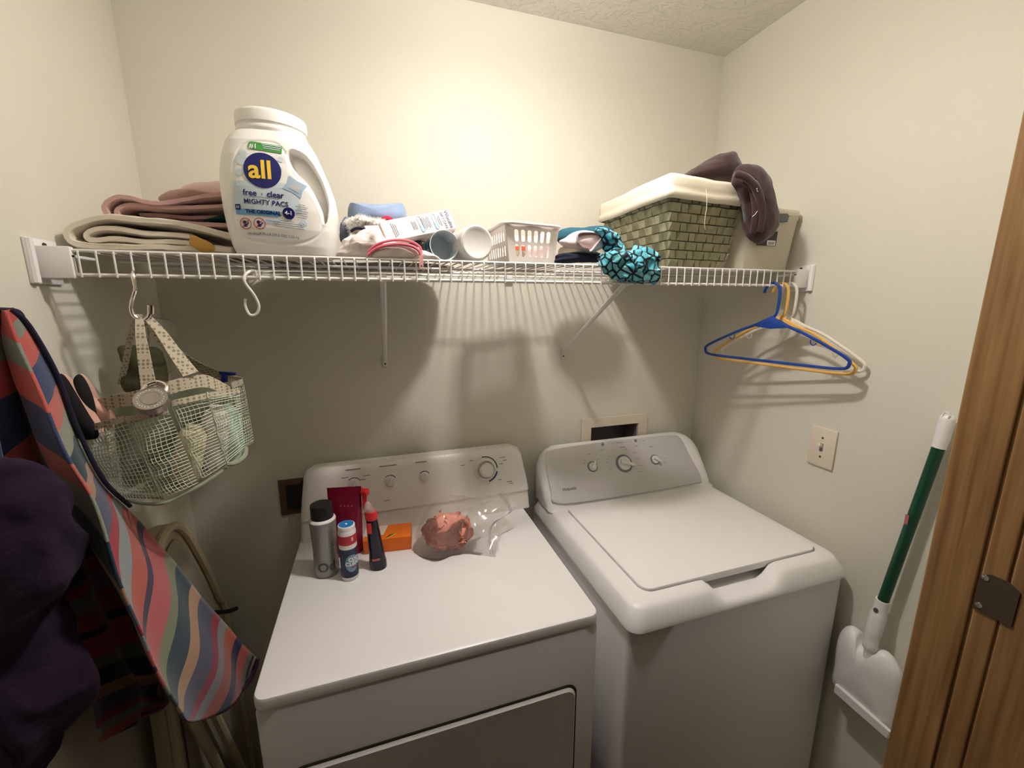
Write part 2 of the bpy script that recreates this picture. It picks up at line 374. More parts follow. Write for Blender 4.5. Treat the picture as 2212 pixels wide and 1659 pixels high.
j = struct('trim_1', join(bx(JX1, JX1+.022, FY-.057, FY, 0, DH, .002), bx(JX1+.004, JX1+.022, FY-.115, FY-.055, 0, DH, 0), bx(JX1, JX1+.02, FY-.086, FY-.0605, 0, DH, .002), bx(JX1, JX1+.02, FY-.26, FY-.0885, 0, DH, .002)), M['wood'], label='brown oak door jamb at the right edge')
struct('trim_2', join(bx(JX0, JX1, FY-.115, FY, DH, DH+.02, .002)), M['wood'], label='brown oak head jamb over the doorway')
struct('trim_3', bx(JX0-.022, JX0, FY-.115, FY, 0, DH, .002), M['wood'], label='brown oak door jamb at the left side')
SP = [(0, 0), (.040, 0), (.040, .052), (.028, .060), (.010, .060), (0, .052)]
sp = plate(SP, [], .0015)
sp = fmap(sp, lambda v: Vector((JX1-.0012+v.z, FY-.060-v.x, 1.178+v.y)))
pl = mesh('strike_plate', sp, mat('worn_brass', srgb(84, 70, 56), .45, metal=.3), j, smooth=False, label='worn metal strike plate on the jamb')
mesh('screw', join(*[lathe([(.0001, 0), (.0045, 0), (.004, .0012), (.0001, .0016)], frame((JX1-.0015, FY-.066, z), (0, 1, 0), (-1, 0, 0)), 12) for z in (1.186, 1.230)]), M['chrome'], pl)

# ceiling lamp (just outside the frame)
t = thing('ceiling_light', 'small white ceiling lamp with a flat glowing glass diffuser', 'light', (LIGHT_POS.x, LIGHT_POS.y, H))
mesh('lamp_holder', lathe([(.0001, H), (.06, H), (.058, H-.012), (.035, H-.03), (.028, H-.055), (.022, H-.06), (.0001, H-.06)], Matrix.Translation((LIGHT_POS.x, LIGHT_POS.y, 0))), M['enamel'], t)
mesh('glass_diffuser', lathe([(.001, .009), (.024, .0078), (.038, .0045), (.042, 0), (.038, -.0045), (.024, -.0078), (.001, -.009)], Matrix.Translation(LIGHT_POS)), M['bulb'], t)
mesh('lamp_neck', lathe([(.014, LIGHT_POS.z+.0085), (.013, H-.055)], Matrix.Translation((LIGHT_POS.x, LIGHT_POS.y, 0))), M['steel'], t)

# ------------------------------------------------------------ wire shelf
SY, SZ, LZ = .93, 1.697, 1.657
t = thing('wire_shelf', 'long white vinyl coated wire shelf spanning the closet from wall to wall', 'shelf', (LX+.05, SY, LZ))
SX0, SX1 = -.482, 1.162
mesh('front_rail', tube([(SX0, SY, SZ), (SX1, SY, SZ)], .0028), M['wire'], t)
mesh('lower_rail', tube([(SX0, SY, LZ), (SX1, SY, LZ)], .0032), M['wire'], t)
for y in (1.06, 1.19, 1.322): mesh('support_rail', tube([(SX0+.005, y, SZ-.007), (SX1-.005, y, SZ-.007)], .003), M['wire'], t)
xw = -.470
first = None
while xw < SX1-.005:
    if first is None:
        P = [(xw, 1.326, SZ+.001), (xw, SY-.001, SZ+.001), (xw, SY-.0035, SZ-.003), (xw, SY-.0035, LZ-.004)]
        first = mesh('cross_wire', tube(P, .0017, 6), M['wire'], t); x0 = xw
    else:
        c = first.copy(); C.objects.link(c); c.parent = t; c.location = (xw-x0, 0, 0)
    xw += .02435
for sgn, xa, xb in ((1, LX, SX0+.004), (-1, RX, SX1-.004)):
    lo, hi = min(xa, xb), max(xa, xb)
    e = mesh('end_bracket', join(bx(lo, hi, SY-.008, SY+.004, LZ-.006, SZ+.006, .002), bx(lo, hi, SY-.006, SY+.06, SZ-.012, SZ-.007, .001),
             bx(xa, xa+sgn*.006, SY-.022, SY+.05, LZ-.016, SZ+.018, .002), tube([(xa+sgn*.006, SY-.016, SZ+.016), (xa+sgn*.006, SY-.016, LZ-.014)], .006)), M['plastic'], t)
    mesh('screw', lathe([(.0001, 0), (.005, 0), (.004, .002), (.0001, .0025)], frame((xa+sgn*.006, SY+.018, SZ+.008), (0, 1, 0), (sgn, 0, 0)), 12), M['screw'], e)
for bxx in (.023, .622):
    b = mesh('brace', join(tube([(bxx, 1.332, 1.44), (bxx, .955, 1.664)], .0068, 6), bx(bxx-.007, bxx+.007, 1.331, 1.336, 1.415, 1.452, .001), bx(bxx-.006, bxx+.006, .94, .965, 1.652, 1.668, .001)), M['steelwhite'], t)
    mesh('screw', lathe([(.0001, 0), (.0032, 0), (.0001, .0018)], frame((bxx, 1.331, 1.424), (1, 0, 0), (0, -1, 0)), 10), M['screw'], b)
for cx in (.42, .9): mesh('wall_clip', join(bx(cx-.012, cx+.012, 1.315, 1.336, SZ-.016, SZ+.004, .003)), M['plastic'], t)

# ------------------------------------------------------------ dryer
DX0, DX1, DY0, DY1, DZ = -.245, .44, .715, 1.30, .93
t = thing('dryer', 'white front-loading dryer with bottles and bags on its top', 'dryer', ((DX0+DX1)/2, 1.0, 0))
mesh('cabinet', bx(DX0+.002, DX1-.002, DY0+.004, DY1, .02, DZ-.026, .008), M['enamel'], t)
R = [rrect(DX0+i, DX1-i, DY0+i, DY1-i, .022, z) for i, z in ((.003, DZ-.0255), (.0, DZ-.023), (0, DZ-.006), (.0015, DZ-.002), (.005, DZ))]
mesh('top_panel', loft(R), M['dryertop'], t)
dd = rrect(-.195, .383, .15, .757, .022, 0)
ring = lambda ins, y: [Vector((p.x+(.094-p.x)*ins, y, p.y+(.45-p.y)*ins)) for p in dd]
mesh('door', loft([ring(0, DY0+.006), ring(0, DY0-.002), ring(.012, DY0-.006), ring(.03, DY0-.004)], cap0=False), M['enamel'], t)
gr = rrect(-.200, .388, .145, .762, .024, 0)
mesh('door_seam', loft([[Vector((p.x, DY0+.0035, p.y)) for p in gr], [Vector((p.x, DY0+.001, p.y)) for p in gr]], cap0=False), mat('seam_shadow_gap', (.05, .045, .04), .8), t)
for x in (-.19, .38):
    for y in (.77, 1.24): mesh('foot', lathe([(.018, 0), (.018, .03)], Matrix.Translation((x, y, 0)), 12), M['black'], t)
# console: loft of plan rings
def cons(levels, back):
    return loft([rrect(a, b, f, back, r, z) for z, a, b, f, r in levels])
mesh('console', cons([(DZ, -.240, .462, 1.222, .012), (DZ+.055, -.238, .462, 1.236, .014), (DZ+.062, -.238, .462, 1.230, .014), (1.04, -.234, .458, 1.245, .02), (1.105, -.226, .447, 1.262, .022), (1.122, -.217, .438, 1.268, .022), (1.130, -.20, .42, 1.277, .016)], 1.318), M['console'], t)
dn = Vector((0, -(1.105-DZ-.062), (1.262-1.230))).normalized(); dp0 = Vector((.1, 1.2385, 1.02)); du = Vector((1, 0, 0))
def dknob(px, py, r, h):
    p = atp(px, py, dp0, dn); m = frame(p-dn*.001, du, dn)
    k = mesh('knob', join(lathe([(r, 0), (r, h*.35), (r*.92, h*.5), (r*.8, h*.55), (.0001, h*.55)], m), rbox((0, 0, 0), (r*.32, r*1.7, h*.6), .001, 2, None)), M['knobwhite'], t) if False else None
    g = join(lathe([(r, 0), (r, h*.35), (r*.9, h*.5), (.0001, h*.52)], m), xf(rbox((0, 0, h*.7), (r*.34, r*1.7, h*.6), .0012), m @ Matrix.Rotation(-.5, 4, 'Z')))
    k = mesh('knob', g, M['knobwhite'], t)
    arc = [m @ Vector((1.35*r*math.cos(a), 1.35*r*math.sin(a), .0012)) for a in [math.radians(30+8*i) for i in range(14)]]
    mesh('dial_mark', tube(arc, .0012, 4), M['navy'], k); return k
dknob(765, 1048, .016, .016); dknob(843, 1040, .014, .016); dknob(917, 1030, .013, .016)
p = atp(1048, 1014, dp0, dn); m = frame(p-dn*.001, du, dn)
k = mesh('timer_knob', join(lathe([(.036, 0), (.036, .004), (.028, .012), (.024, .026), (.0001, .027)], m), ), M['knobwhite'], t)
mesh('knob_ring', lathe([(.0285, .0125), (.0245, .0262), (.026, .0262), (.0295, .0125)], m, cap=False), M['steel'], k)
mesh('knob_face', lathe([(.0185, .0272), (.0185, .0285), (.0001, .029)], m), M['whiteprint'], k)
a1 = [m @ Vector((.041*math.cos(a), .041*math.sin(a), .0014)) for a in [math.radians(0+6*i) for i in range(18)]]
a2 = [m @ Vector((.041*math.cos(a), .041*math.sin(a), .0014)) for a in [math.radians(-75+6*i) for i in range(11)]]
mesh('dial_mark', tube(a1, .002, 4), mat('green_arc', srgb(50, 80, 80), .5), k); mesh('dial_mark', tube(a2, .002, 4), M['navy'], k)
def marks(lst, p0, n, mt, th=.0006, parent=None, name='printing'):
    gs = []
    for px, py, wd, h in lst:
        p = atp(px, py, p0, n); gs.append(xf(rbox((0, 0, 0), (wd, h, th), 0), frame(p+n*.0006, du, n)))
    return mesh(name, join(*gs), mt, parent, smooth=False)
marks([(763, 1014, .042, .003), (838, 1006, .050, .003), (909, 998, .034, .003), (745, 1032, .02, .002), (792, 1027, .022, .002), (785, 1036, .012, .002), (1000, 1005, .016, .002), (1018, 995, .012, .002), (1085, 988, .02, .002), (1090, 994, .014, .002), (1082, 1002, .014, .002), (1100, 1040, .02, .002), (1104, 1044, .012, .002), (1080, 1036, .01, .002), (836, 1081, .018, .0018)], dp0, dn, M['inksoft'], parent=t)

# ------------------------------------------------------------ washer
WX0, WX1, WC = .497, 1.184, .8405
t = thing('washing_machine', 'white top-loading washing machine with silver control panel, beside the right wall', 'washing machine', (WC, 1.0, 0))
mesh('cabinet', bx(WX0+.004, WX1-.004, .692, 1.30, .02, .90, .012, 3), M['enamel'], t)
def dent(P, amt):
    for q in P:
        if q.y < .76:
            u = abs(q.x-.842)/.115
            if u < 1:
                s = 1-u; s = min(1, s*2.4); s = s*s*(3-2*s); q.z -= amt*s
    return P
R = [rrect(WX0+.004, WX1-.004, .685, 1.30, .03, .884, 8, 26), rrect(WX0, WX1, .676, 1.302, .032, .886, 8, 26), rrect(WX0+.001, WX1-.001, .677, 1.302, .034, .896, 8, 26),
     dent(rrect(WX0+.010, WX1-.010, .688, 1.298, .036, .916, 8, 26), .012), dent(rrect(WX0+.0155, WX1-.0155, .6945, 1.295, .036, .927, 8, 26), .024), dent(rrect(WX0+.0205, WX1-.0205, .700, 1.290, .034, .932, 8, 26), .031), dent(rrect(WX0+.030, WX1-.030, .708, 1.286, .036, .9355, 8, 26), .035),
     dent(rrect(WX0+.052, WX1-.052, .724, 1.25, .036, .9385, 8, 26), .036), dent(rrect(.5635, 1.1335, .731, 1.172, .030, .938, 8, 26), .036), rrect(.564, 1.133, .7315, 1.1715, .030, .895, 8, 26)]
mesh('top_rim', loft(R, cap0=False), M['plastic'], t, ang=50)
R = [rrect(.567, 1.130, .735, 1.168, .027, .925, 8, 4), rrect(.5665, 1.1305, .7345, 1.1685, .0275, .939, 8, 4), rrect(.568, 1.129, .736, 1.167, .026, .9425, 8, 4), rrect(.573, 1.124, .741, 1.162, .022, .944, 8, 4)]
mesh('lid', loft(R), M['lidwhite'], t)
wl = [(.932, .507, 1.176, 1.150, .03), (.940, .508, 1.174, 1.166, .03), (.955, .506, 1.175, 1.170, .035), (1.0, .504, 1.176, 1.200, .04), (1.05, .506, 1.173, 1.234, .04), (1.078, .520, 1.158, 1.253, .035), (1.096, .540, 1.136, 1.266, .028), (1.106, .565, 1.108, 1.275, .02)]
mesh('console', loft([rrect(a, b, f, 1.315, min(r, (1.315-f)*.48), z, 6, 12) for z, a, b, f, r in wl]), M['plastic'], t, ang=60)
wn = Vector((0, -(1.096-.955), (1.266-1.170))).normalized(); wp0 = Vector((WC, 1.2385-.0018, 1.0575))
PN = [(1203, 1088), (1190, 1060), (1180, 1010), (1180, 985), (1192, 972), (1300, 955), (1400, 944), (1455, 940), (1472, 950), (1490, 985), (1512, 1025), (1514, 1036), (1505, 1043), (1400, 1062), (1300, 1078)]
pp = [atp(x, y, wp0, wn) for x, y in PN]
mesh('control_panel', slab(spline(pp, 4, True), -wn*.004 if False else wn*.0022, .001), M['panelgrey'], t)
wp1 = wp0+wn*.0024
def wknob(px, py, r, h, ang):
    p = atp(px, py, wp1, wn); m = frame(p, du, wn)
    b = mesh('knob', join(lathe([(r, .001), (r, h*.3), (r*.93, h*.45), (.0001, h*.5)], m), xf(fmap(rbox((r*.25, 0, h*.72), (r*2.1, r*.62, h*.55), .0015), lambda v: Vector((v.x, v.y*(1 if v.x < 0 else 1-.35*v.x/r), v.z)) ), m @ Matrix.Rotation(math.radians(ang), 4, 'Z'))), M['knobwhite'], t)
    mesh('knob_ring', lathe([(r*1.3, 0), (r*1.3, .0014), (r*.9, .0016)], m, cap=False), M['greyring'], b)
wknob(1280, 1008, .0145, .016, 60); wknob(1348, 1001, .025, .020, -22); wknob(1415, 993, .0145, .016, -38)
for px, py in ((1302, 960), (1373, 952)):
    p = atp(px, py, wp1, wn); mesh('button', lathe([(.0058, 0), (.0055, .002), (.0001, .0024)], frame(p, du, wn), 16), M['greyring'], t)
marks([(1313+9.7*i, 959.5-1.2*i, .0022, .0022) for i in range(6)] + [(1382, 949, .002, .002), (1382, 954, .002, .002)], wp1, wn, M['ink'], parent=t, name='indicator_printing')
marks([(1272, 981, .014, .0018), (1300, 972, .02, .0014), (1262, 995, .009, .0014), (1262, 1001, .007, .0014), (1293, 992, .008, .0014), (1324, 973, .008, .0014), (1345, 966, .02, .0014), (1352, 970, .012, .0014), (1316, 985, .007, .0014), (1312, 992, .01, .0014), (1312, 998, .012, .0014), (1319, 1013, .01, .0014), (1370, 978, .012, .0014), (1376, 991, .012, .0014), (1384, 1005, .015, .0014), (1384, 1019, .015, .0014), (1374, 963, .014, .0014), (1407, 965, .018, .0016), (1397, 981, .005, .0014), (1436, 990, .009, .0014), (1436, 998, .009, .0014), (1428, 1005, .007, .0014), (1390, 952, .012, .0014), (1340, 956, .025, .0014)], wp1, wn, M['inksoft'], parent=t)
p = atp(1230, 1056, wp1, wn); mesh('lettering', xf(text2d('Hotpoint', .0135, .03), frame(p+wn*.0005, du, wn)), M['inksoft'], t, smooth=False)
for x in (.55, 1.13):
    for y in (.75, 1.24): mesh('foot', lathe([(.018, 0), (.018, .03)], Matrix.Translation((x, y, 0)), 12), M['black'], t)

# ------------------------------------------------------------ wall fittings
t = thing('laundry_supply_box', 'white recessed laundry hook-up box in the wall above the washing machine', 'wall box', (.843, BY, 1.06))
bxo = [(-.141, -.13), (.141, -.13), (.141, .127), (-.141, .127)]
hol = [(-.102, -.065), (.102, -.065), (.102, .092), (-.102, .092)]
mesh('face_frame', fmap(plate(bxo, [hol], .008), lambda v: Vector((.843+v.x, BY-.004-v.z, 1.06+v.y))), M['switch'], t, smooth=False)
M['recess'] = mat('recess_shade', (.26, .23, .22), .6)  # shade inside the box painted in as a dark base colour
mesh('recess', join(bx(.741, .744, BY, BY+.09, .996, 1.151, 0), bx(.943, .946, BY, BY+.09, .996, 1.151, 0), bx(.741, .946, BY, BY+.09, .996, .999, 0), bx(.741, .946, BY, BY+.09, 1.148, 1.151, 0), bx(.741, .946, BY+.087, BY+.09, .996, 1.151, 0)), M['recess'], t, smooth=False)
mesh('valve', join(*[lathe([(.009, 0), (.009, .03), (.014, .034), (.014, .045), (.0001, .046)], Matrix.Translation((x, BY+.045, 1.0))) for x in (.80, .88)]), M['steel'], t)
t = thing('light_switch', 'ivory toggle light switch plate on the right wall above the washing machine', 'light switch', (RX, .815, 1.2))
mesh('cover_plate', fmap(rbox((0, 0, 0), (.007, .073, .115), .0028, 2), lambda v: v+Vector((RX-.0035, .815, 1.2))), M['switch'], t)
mesh('toggle', join(bx(RX-.0078, RX-.006, .810, .820, 1.188, 1.212, .0005)), M['greyring'], t, label='dark toggle slot')
mesh('toggle_lever', xf(rbox((0, 0, 0), (.016, .0075, .009), .0015), Matrix.Translation((RX-.012, .815, 1.206)) @ Matrix.Rotation(.5, 4, 'Y')), M['switch'], t)
for z in (1.172, 1.228): mesh('screw', lathe([(.0001, 0), (.0032, 0), (.0001, .0012)], frame((RX-.007, .815, z), (0, 1, 0), (-1, 0, 0)), 10), M['screw'], t)
t = thing('wall_outlet', 'dark brown dryer power outlet on the back wall at the console corner', 'outlet', (-.262, BY, 1.03))
mesh('cover_plate', bx(-.305, -.215, BY-.006, BY, .972, 1.086, .002), M['socket'], t)
mesh('socket_face', bx(-.285, -.235, BY-.012, BY-.005, .99, 1.068, .004), M['black'], t)
cp = [at(652, 1040, 1.31), at(668, 1062, 1.29), at(685, 1095, 1.265), at(698, 1120, 1.24)]
mesh('black_wand', tube(spline(cp, 6), .0058, 10), M['black'], label='thin black stick leaning at the dryer console beside the grey bottle', cat='stick')
t = thing('wall_hook', 'white plastic hook on the left wall holding the striped towel', 'hook', (LX, .775, 1.62))
mesh('hook_plate', bx(LX, LX+.006, .752, .792, 1.585, 1.66, .004), M['plastic'], t)
mesh('hook_arm', tube(spline([(LX+.004, .772, 1.612), (LX+.018, .770, 1.602), (LX+.032, .767, 1.608), (LX+.040, .764, 1.626), (LX+.041, .763, 1.640)], 6), .0085, 12), M['plastic'], t)

# ------------------------------------------------------------ hangers on the lower rail
def hanger(name, m, neck, ang, label, drop=.098, hs=1):
    n = Vector(neck); d = Vector((math.sin(ang), -math.cos(ang), 0))
    q = lambda s, z: n + d*s + Vector((0, 0, z))
    t = thing(name, label, 'hanger', n, 'plastic clothes hangers on the shelf rail')
    W = .198*hs
    loop = [q(0, -.004), q(-.10, -.046), q(-W+.012, -drop+.006), q(-W, -drop-.012), q(-W+.016, -drop-.026), q(-.1, -drop-.028), q(0, -drop-.028), q(.1, -drop-.028), q(W-.016, -drop-.026), q(W, -drop-.012), q(W-.012, -drop+.006), q(.10, -.046)]
    L = [loop[0]] + [loop[0].lerp(loop[1], .5)] + loop[1:]
    body = spline(L+[q(.05, -.025)], 5, True)
    mesh('frame', join(tube(body, .0042, 8, closed=True), slab([q(-.05, -.026), q(0, .006), q(.05, -.026), q(0, -.032)], Vector((d.y, -d.x, 0))*.005, .001)), m, t)
    hk = [q(0, -.003), q(.010, .012), q(.013, .04), q(.013, .068), q(.009, .086), q(-.003, .0965), q(-.018, .094), q(-.027, .082), q(-.030, .070)]
    mesh('hook', tube(spline(hk, 5), .0040, 8), m, t)
    for s in (-1, 1):
        mesh('strap_notch', tube(spline([q(s*.105, -.055), q(s*.105, -.064), q(s*.112, -.070), q(s*.120, -.064)], 4), .0014, 6), m, t)
    return t
hanger('clothes_hanger', M['hblue'], (1.086, .925, 1.5665), .25, 'blue plastic clothes hanger, front one of the three on the rail')
hanger('clothes_hanger', M['hyellow'], (1.118, .925, 1.5665), .20, 'yellow plastic clothes hanger between the blue and the white one', drop=.113)
hanger('clothes_hanger', M['hwhite'], (1.150, .925, 1.5665), .20, 'white plastic clothes hanger nearest the right wall', drop=.108)

# ------------------------------------------------------------ S hooks
yh = SY-.0005
P = [at(555, 608, SY+.018), at(552, 592, SY+.016)+Vector((0, 0, .004)), at(540, 588, SY)+Vector((0, 0, .0016)), at(528, 597, SY-.010), at(530, 612, SY-.011), at(548, 636, SY-.006), at(559, 660, SY-.003), at(554, 678, SY-.002), at(540, 680, SY-.002), at(531, 664, SY-.002), at(530, 645, SY-.002)]
mesh('s_hook', tube(spline(P, 6), .0026, 8), M['wire'], label='white S-shaped hook hanging empty from the shelf rail', cat='hook')
xk = -.398
P = [(xk-.008, SY+.013, LZ-.010), (xk-.005, SY+.013, LZ+.006), (xk, SY, LZ+.0075), (xk+.003, SY-.012, LZ-.002), (xk+.003, SY-.011, LZ-.022), (xk-.005, SY-.006, LZ-.038), (xk-.011, SY-.004, LZ-.056), (xk-.009, SY-.004, LZ-.070), (xk+.001, SY-.003, LZ-.077), (xk+.011, SY-.003, LZ-.072), (xk+.015, SY-.003, LZ-.062)]
mesh('s_hook', join(tube(spline(P, 6), .0034, 10), lathe([(.0001, .008), (.0055, .008), (.006, 0), (.0055, -.008), (.0001, -.008)], frame((xk+.017, SY-.003, LZ-.058), (1, 0, 0), (.2, -.2, 1)), 14)), M['chrome'], label='shiny metal S-shaped hook holding the mesh shower caddy', cat='hook')

# ============================================================ things on the shelf
TOPZ = SZ+.0035
# ---- folded towels
def ribbon(path, th, y0, y1, seed=0, amp=.003, nd=14):
    """path: 2D (x,z) points; a thick folded layer swept from y0 to y1 with soft ends"""
    P = spline([Vector((a, 0, b)) for a, b in path], 7)
    N = len(P); Lf, Rt = [], []
    for i in range(N):
        a, b = P[max(i-1, 0)], P[min(i+1, N-1)]; d = (b-a).normalized(); n = Vector((-d.z, 0, d.x))
        Lf.append((P[i], n))
    rings = []
    for k in range(nd+1):
        u = k/nd; y = y0+(y1-y0)*u
        e = min(1, math.sqrt(max(0, 1-(1-min(1, (y-y0+.0012)/(th*.5)))**2))) if y-y0 < th*.5 else 1
        if k == nd: e = .3
        r = []
        for p, n in Lf: r.append(p+n*th/2*e+Vector((0, y, 0)))
        for j in range(1, 4):
            a = pi*j/4; d = (P[-1]-P[-2]).normalized(); n = Lf[-1][1]; r.append(P[-1]+(n*math.cos(a)+d*math.sin(a))*th/2*e+Vector((0, y, 0)))
        for p, n in reversed(Lf): r.append(p-n*th/2*e+Vector((0, y, 0)))
        for j in range(1, 4):
            a = pi*j/4; d = (P[0]-P[1]).normalized(); n = Lf[0][1]; r.append(P[0]+(-n*math.cos(a)+d*math.sin(a))*th/2*e+Vector((0, y, 0)))
        rings.append([q+Vector((0, 0, 0))+nzv(q, 18, amp, seed)+nzv(q, 55, amp*.35, seed+3) for q in r])
    ys = [y0, y0+th*.15, y0+th*.5]
    return loft(rings)
def ribbon2(path, th, y0, y1, **k):
    return ribbon(path, th, y0, y1, **k)
def pz(lst, y): return [(at(a, b, y).x, at(a, b, y).z) for a, b in lst]
def front_jit(g): return g
g = join(ribbon(pz([(500, 512), (440, 497), (350, 482), (260, 474), (205, 478), (170, 490), (156, 508), (170, 526), (230, 533), (330, 536), (430, 538), (500, 541)], 1.0), .0145, .985, 1.29, 1, nd=24),
         ribbon(pz([(410, 512), (330, 506), (260, 498), (215, 497), (192, 507), (200, 519), (250, 519), (330, 524), (440, 527)], 1.0), .0125, .99, 1.28, 2, nd=24))
t = mesh('folded_towel', g, M['creamtowel'], label='cream folded bath towel lying at the bottom of the stack at the left shelf end', cat='towel')
yy = .982
mesh('patch', crumple(blob([at(a, b, yy) for a, b in [(412, 510), (430, 512), (448, 522), (462, 536), (463, 545), (447, 545), (430, 540), (408, 528)]], .007, (0, -1, 0)), 60, .003), M['mustard'], t, label='mustard appliqué patch')
g = join(ribbon(pz([(486, 426), (420, 434), (343, 443), (290, 432), (262, 432), (240, 450), (244, 468), (262, 476)], 1.02), .0115, 1.0, 1.27, 5, nd=24),
         ribbon(pz([(486, 446), (420, 452), (343, 449), (290, 444), (262, 456), (270, 472), (310, 478), (360, 482), (420, 486), (495, 490)], 1.02), .0105, 1.005, 1.27, 6, nd=24),
         ribbon(pz([(486, 466), (420, 466), (350, 464), (300, 461)], 1.02), .009, 1.03, 1.26, 7, nd=20))
mesh('folded_towel', g, M['pinktowel'], label='dusty pink folded towel on top of the cream towel', cat='towel')
mesh('folded_cloth', crumple(blob([at(a, b, 1.05) for a, b in [(440, 478), (465, 470), (500, 466), (505, 478), (470, 482)]], .03, (0, 1, 0)), 40, .004), M['teal'], label='dark green cloth tucked between the pink towel folds beside the tub', cat='cloth')
mesh('folded_blanket', crumple(blob([at(a, b, 1.17) for a, b in [(350, 430), (385, 418), (405, 405), (440, 398), (490, 399), (512, 410), (512, 440), (440, 442), (380, 440)]], .07, (0, 1, 0)), 22, .008, 3), M['palepink'], label='pale pink fleece blanket behind and above the pink towel', cat='blanket')

# ---- detergent tub
TY, TZ0 = 1.012, TOPZ-.001
prof = [(.000, -.243, -.083, .050), (.004, -.252, -.074, .062), (.02, -.257, -.070, .070), (.05, -.2615, -.0635, .077), (.085, -.2645, -.060, .080), (.12, -.2655, -.0635, .080), (.15, -.264, -.0725, .077), (.18, -.2585, -.083, .072), (.205, -.2505, -.0935, .066), (.218, -.243, -.101, .060), (.226, -.233, -.108, .056)]
def tubx(h):
    for a, b in zip(prof, prof[1:]):
        if h <= b[0]: k = (h-a[0])/(b[0]-a[0]); return [a[i]+(b[i]-a[i])*k for i in range(1, 4)]
    return prof[-1][1:]
def se(x, e): return math.copysign(abs(x)**e, x)
def tubring(h, n=72):
    xl, xr, d = tubx(h); c, a = (xl+xr)/2, (xr-xl)/2; R = []
    for i in range(n):
        th = 2*pi*i/n; x = a*se(math.cos(th), .72); y = d*se(math.sin(th), .62)
        R.append(Vector((c+x, TY+y, TZ0+h)))
    return R
hs = [0, .002, .004, .01, .02] + [.03+.0065*i for i in range(29)] + [.218, .222, .226]
V, F = loft([tubring(h) for h in sorted(set(hs))])
# handle recess (right) and raised label border
HP = [at(a, b, TY-.07) for a, b in [(624, 322), (640, 322), (660, 333), (682, 362), (700, 400), (710, 440), (706, 478), (697, 482), (690, 455), (672, 420), (645, 385), (625, 360), (618, 338)]]
HPp = [(p.x, p.z) for p in spline(HP, 4, True)]
def inpoly(x, z, P):
    r = False; j = len(P)-1
    for i in range(len(P)):
        if (P[i][1] > z) != (P[j][1] > z) and x < (P[j][0]-P[i][0])*(z-P[i][1])/(P[j][1]-P[i][1])+P[i][0]: r = not r
        j = i
    return r
def edist(x, z, P):
    m = 1e9
    for i in range(len(P)):
        a, b = P[i-1], P[i]; dx, dz = b[0]-a[0], b[1]-a[1]; t_ = max(0, min(1, ((x-a[0])*dx+(z-a[1])*dz)/(dx*dx+dz*dz+1e-12)))
        m = min(m, math.hypot(x-a[0]-dx*t_, z-a[1]-dz*t_))
    return m
LP = [at(a, b, TY-.075) for a, b in [(618, 335), (625, 362), (645, 388), (675, 424), (692, 460), (694, 492), (680, 512), (650, 524), (610, 528), (560, 522), (528, 512), (506, 490), (500, 440), (500, 380), (508, 330), (530, 305), (590, 305)]]
LPp = [(p.x, p.z) for p in spline(LP, 4, True)]
me2 = []
for v in V:
    if v.y < TY-.01:
        d = edist(v.x, v.z, HPp)
        if inpoly(v.x, v.z, HPp): v = v+Vector((0, min(1, d/.007)*.026, 0))
    me2.append(v)
# refine the front by subdividing before displacing
bm = bmesh.new(); me = bpy.data.meshes.new('tmp'); me.from_pydata(V, [], F); bm.from_mesh(me)
fr = [e for e in bm.edges if all(v.co.y < TY-.01 for v in e.verts)]
bmesh.ops.subdivide_edges(bm, edges=fr, cuts=3, use_grid_fill=True)
for v in bm.verts:
    if v.co.y < TY-.012:
        d = edist(v.co.x, v.co.z, HPp)
        if inpoly(v.co.x, v.co.z, HPp): s_ = min(1, d/.006); v.co.y += .03*s_*s_*(3-2*s_)
        else:
            if d < .004: v.co.y -= .0012*(1-d/.004)
        d = edist(v.co.x, v.co.z, LPp)
        if d < .0035 and not inpoly(v.co.x, v.co.z, HPp): v.co.y += .0016*(1-d/.0035)
V = [v.co.copy() for v in bm.verts]; F = [[v.index for v in f.verts] for f in bm.faces]; bm.free(); bpy.data.meshes.remove(me)
t = thing('detergent_tub', 'large white laundry detergent tub with a round navy and yellow logo', 'detergent tub', (-.165, TY, TZ0))
mesh('tub_body', (V, F), M['tub'], t, ang=70)
lc = Matrix.Translation((-.171, TY, TZ0+.221)) @ Matrix.Rotation(math.radians(1.5), 4, 'Y')
mesh('lid', lathe([(.060, 0), (.060, .006), (.0625, .009), (.0625, .014), (.0600, .017), (.0605, .020), (.0630, .022), (.0630, .039), (.0615, .043), (.058, .045), (.0001, .045)], lc, 48, sy=.92), M['tub'], t, ang=40)
def tubfront(x, z, off=.0006):
    h = max(.001, min(.225, z-TZ0)); xl, xr, d = tubx(h); c, a = (xl+xr)/2, (xr-xl)/2
    u = min(.985, abs((x-c)/a)); ct = u**(1/.72); st = math.sqrt(max(0, 1-ct*ct)); return Vector((x, TY-d*st**.62-off, z))
def onTub(px, py):
    y = TY-.078
    for _ in range(4): p = at(px, py, y); y = tubfront(p.x, p.z, 0).y
    return p
def tubdecal(g, px, py, rot=0, off=.0008):
    c = onTub(px, py); r = Matrix.Rotation(math.radians(rot), 3, 'Z')
    def f(v):
        q = r @ Vector((v.x*.79, v.y*.79, 0)); return tubfront(c.x+q.x, c.z+q.y, off+v.z)
    return fmap(g, f)
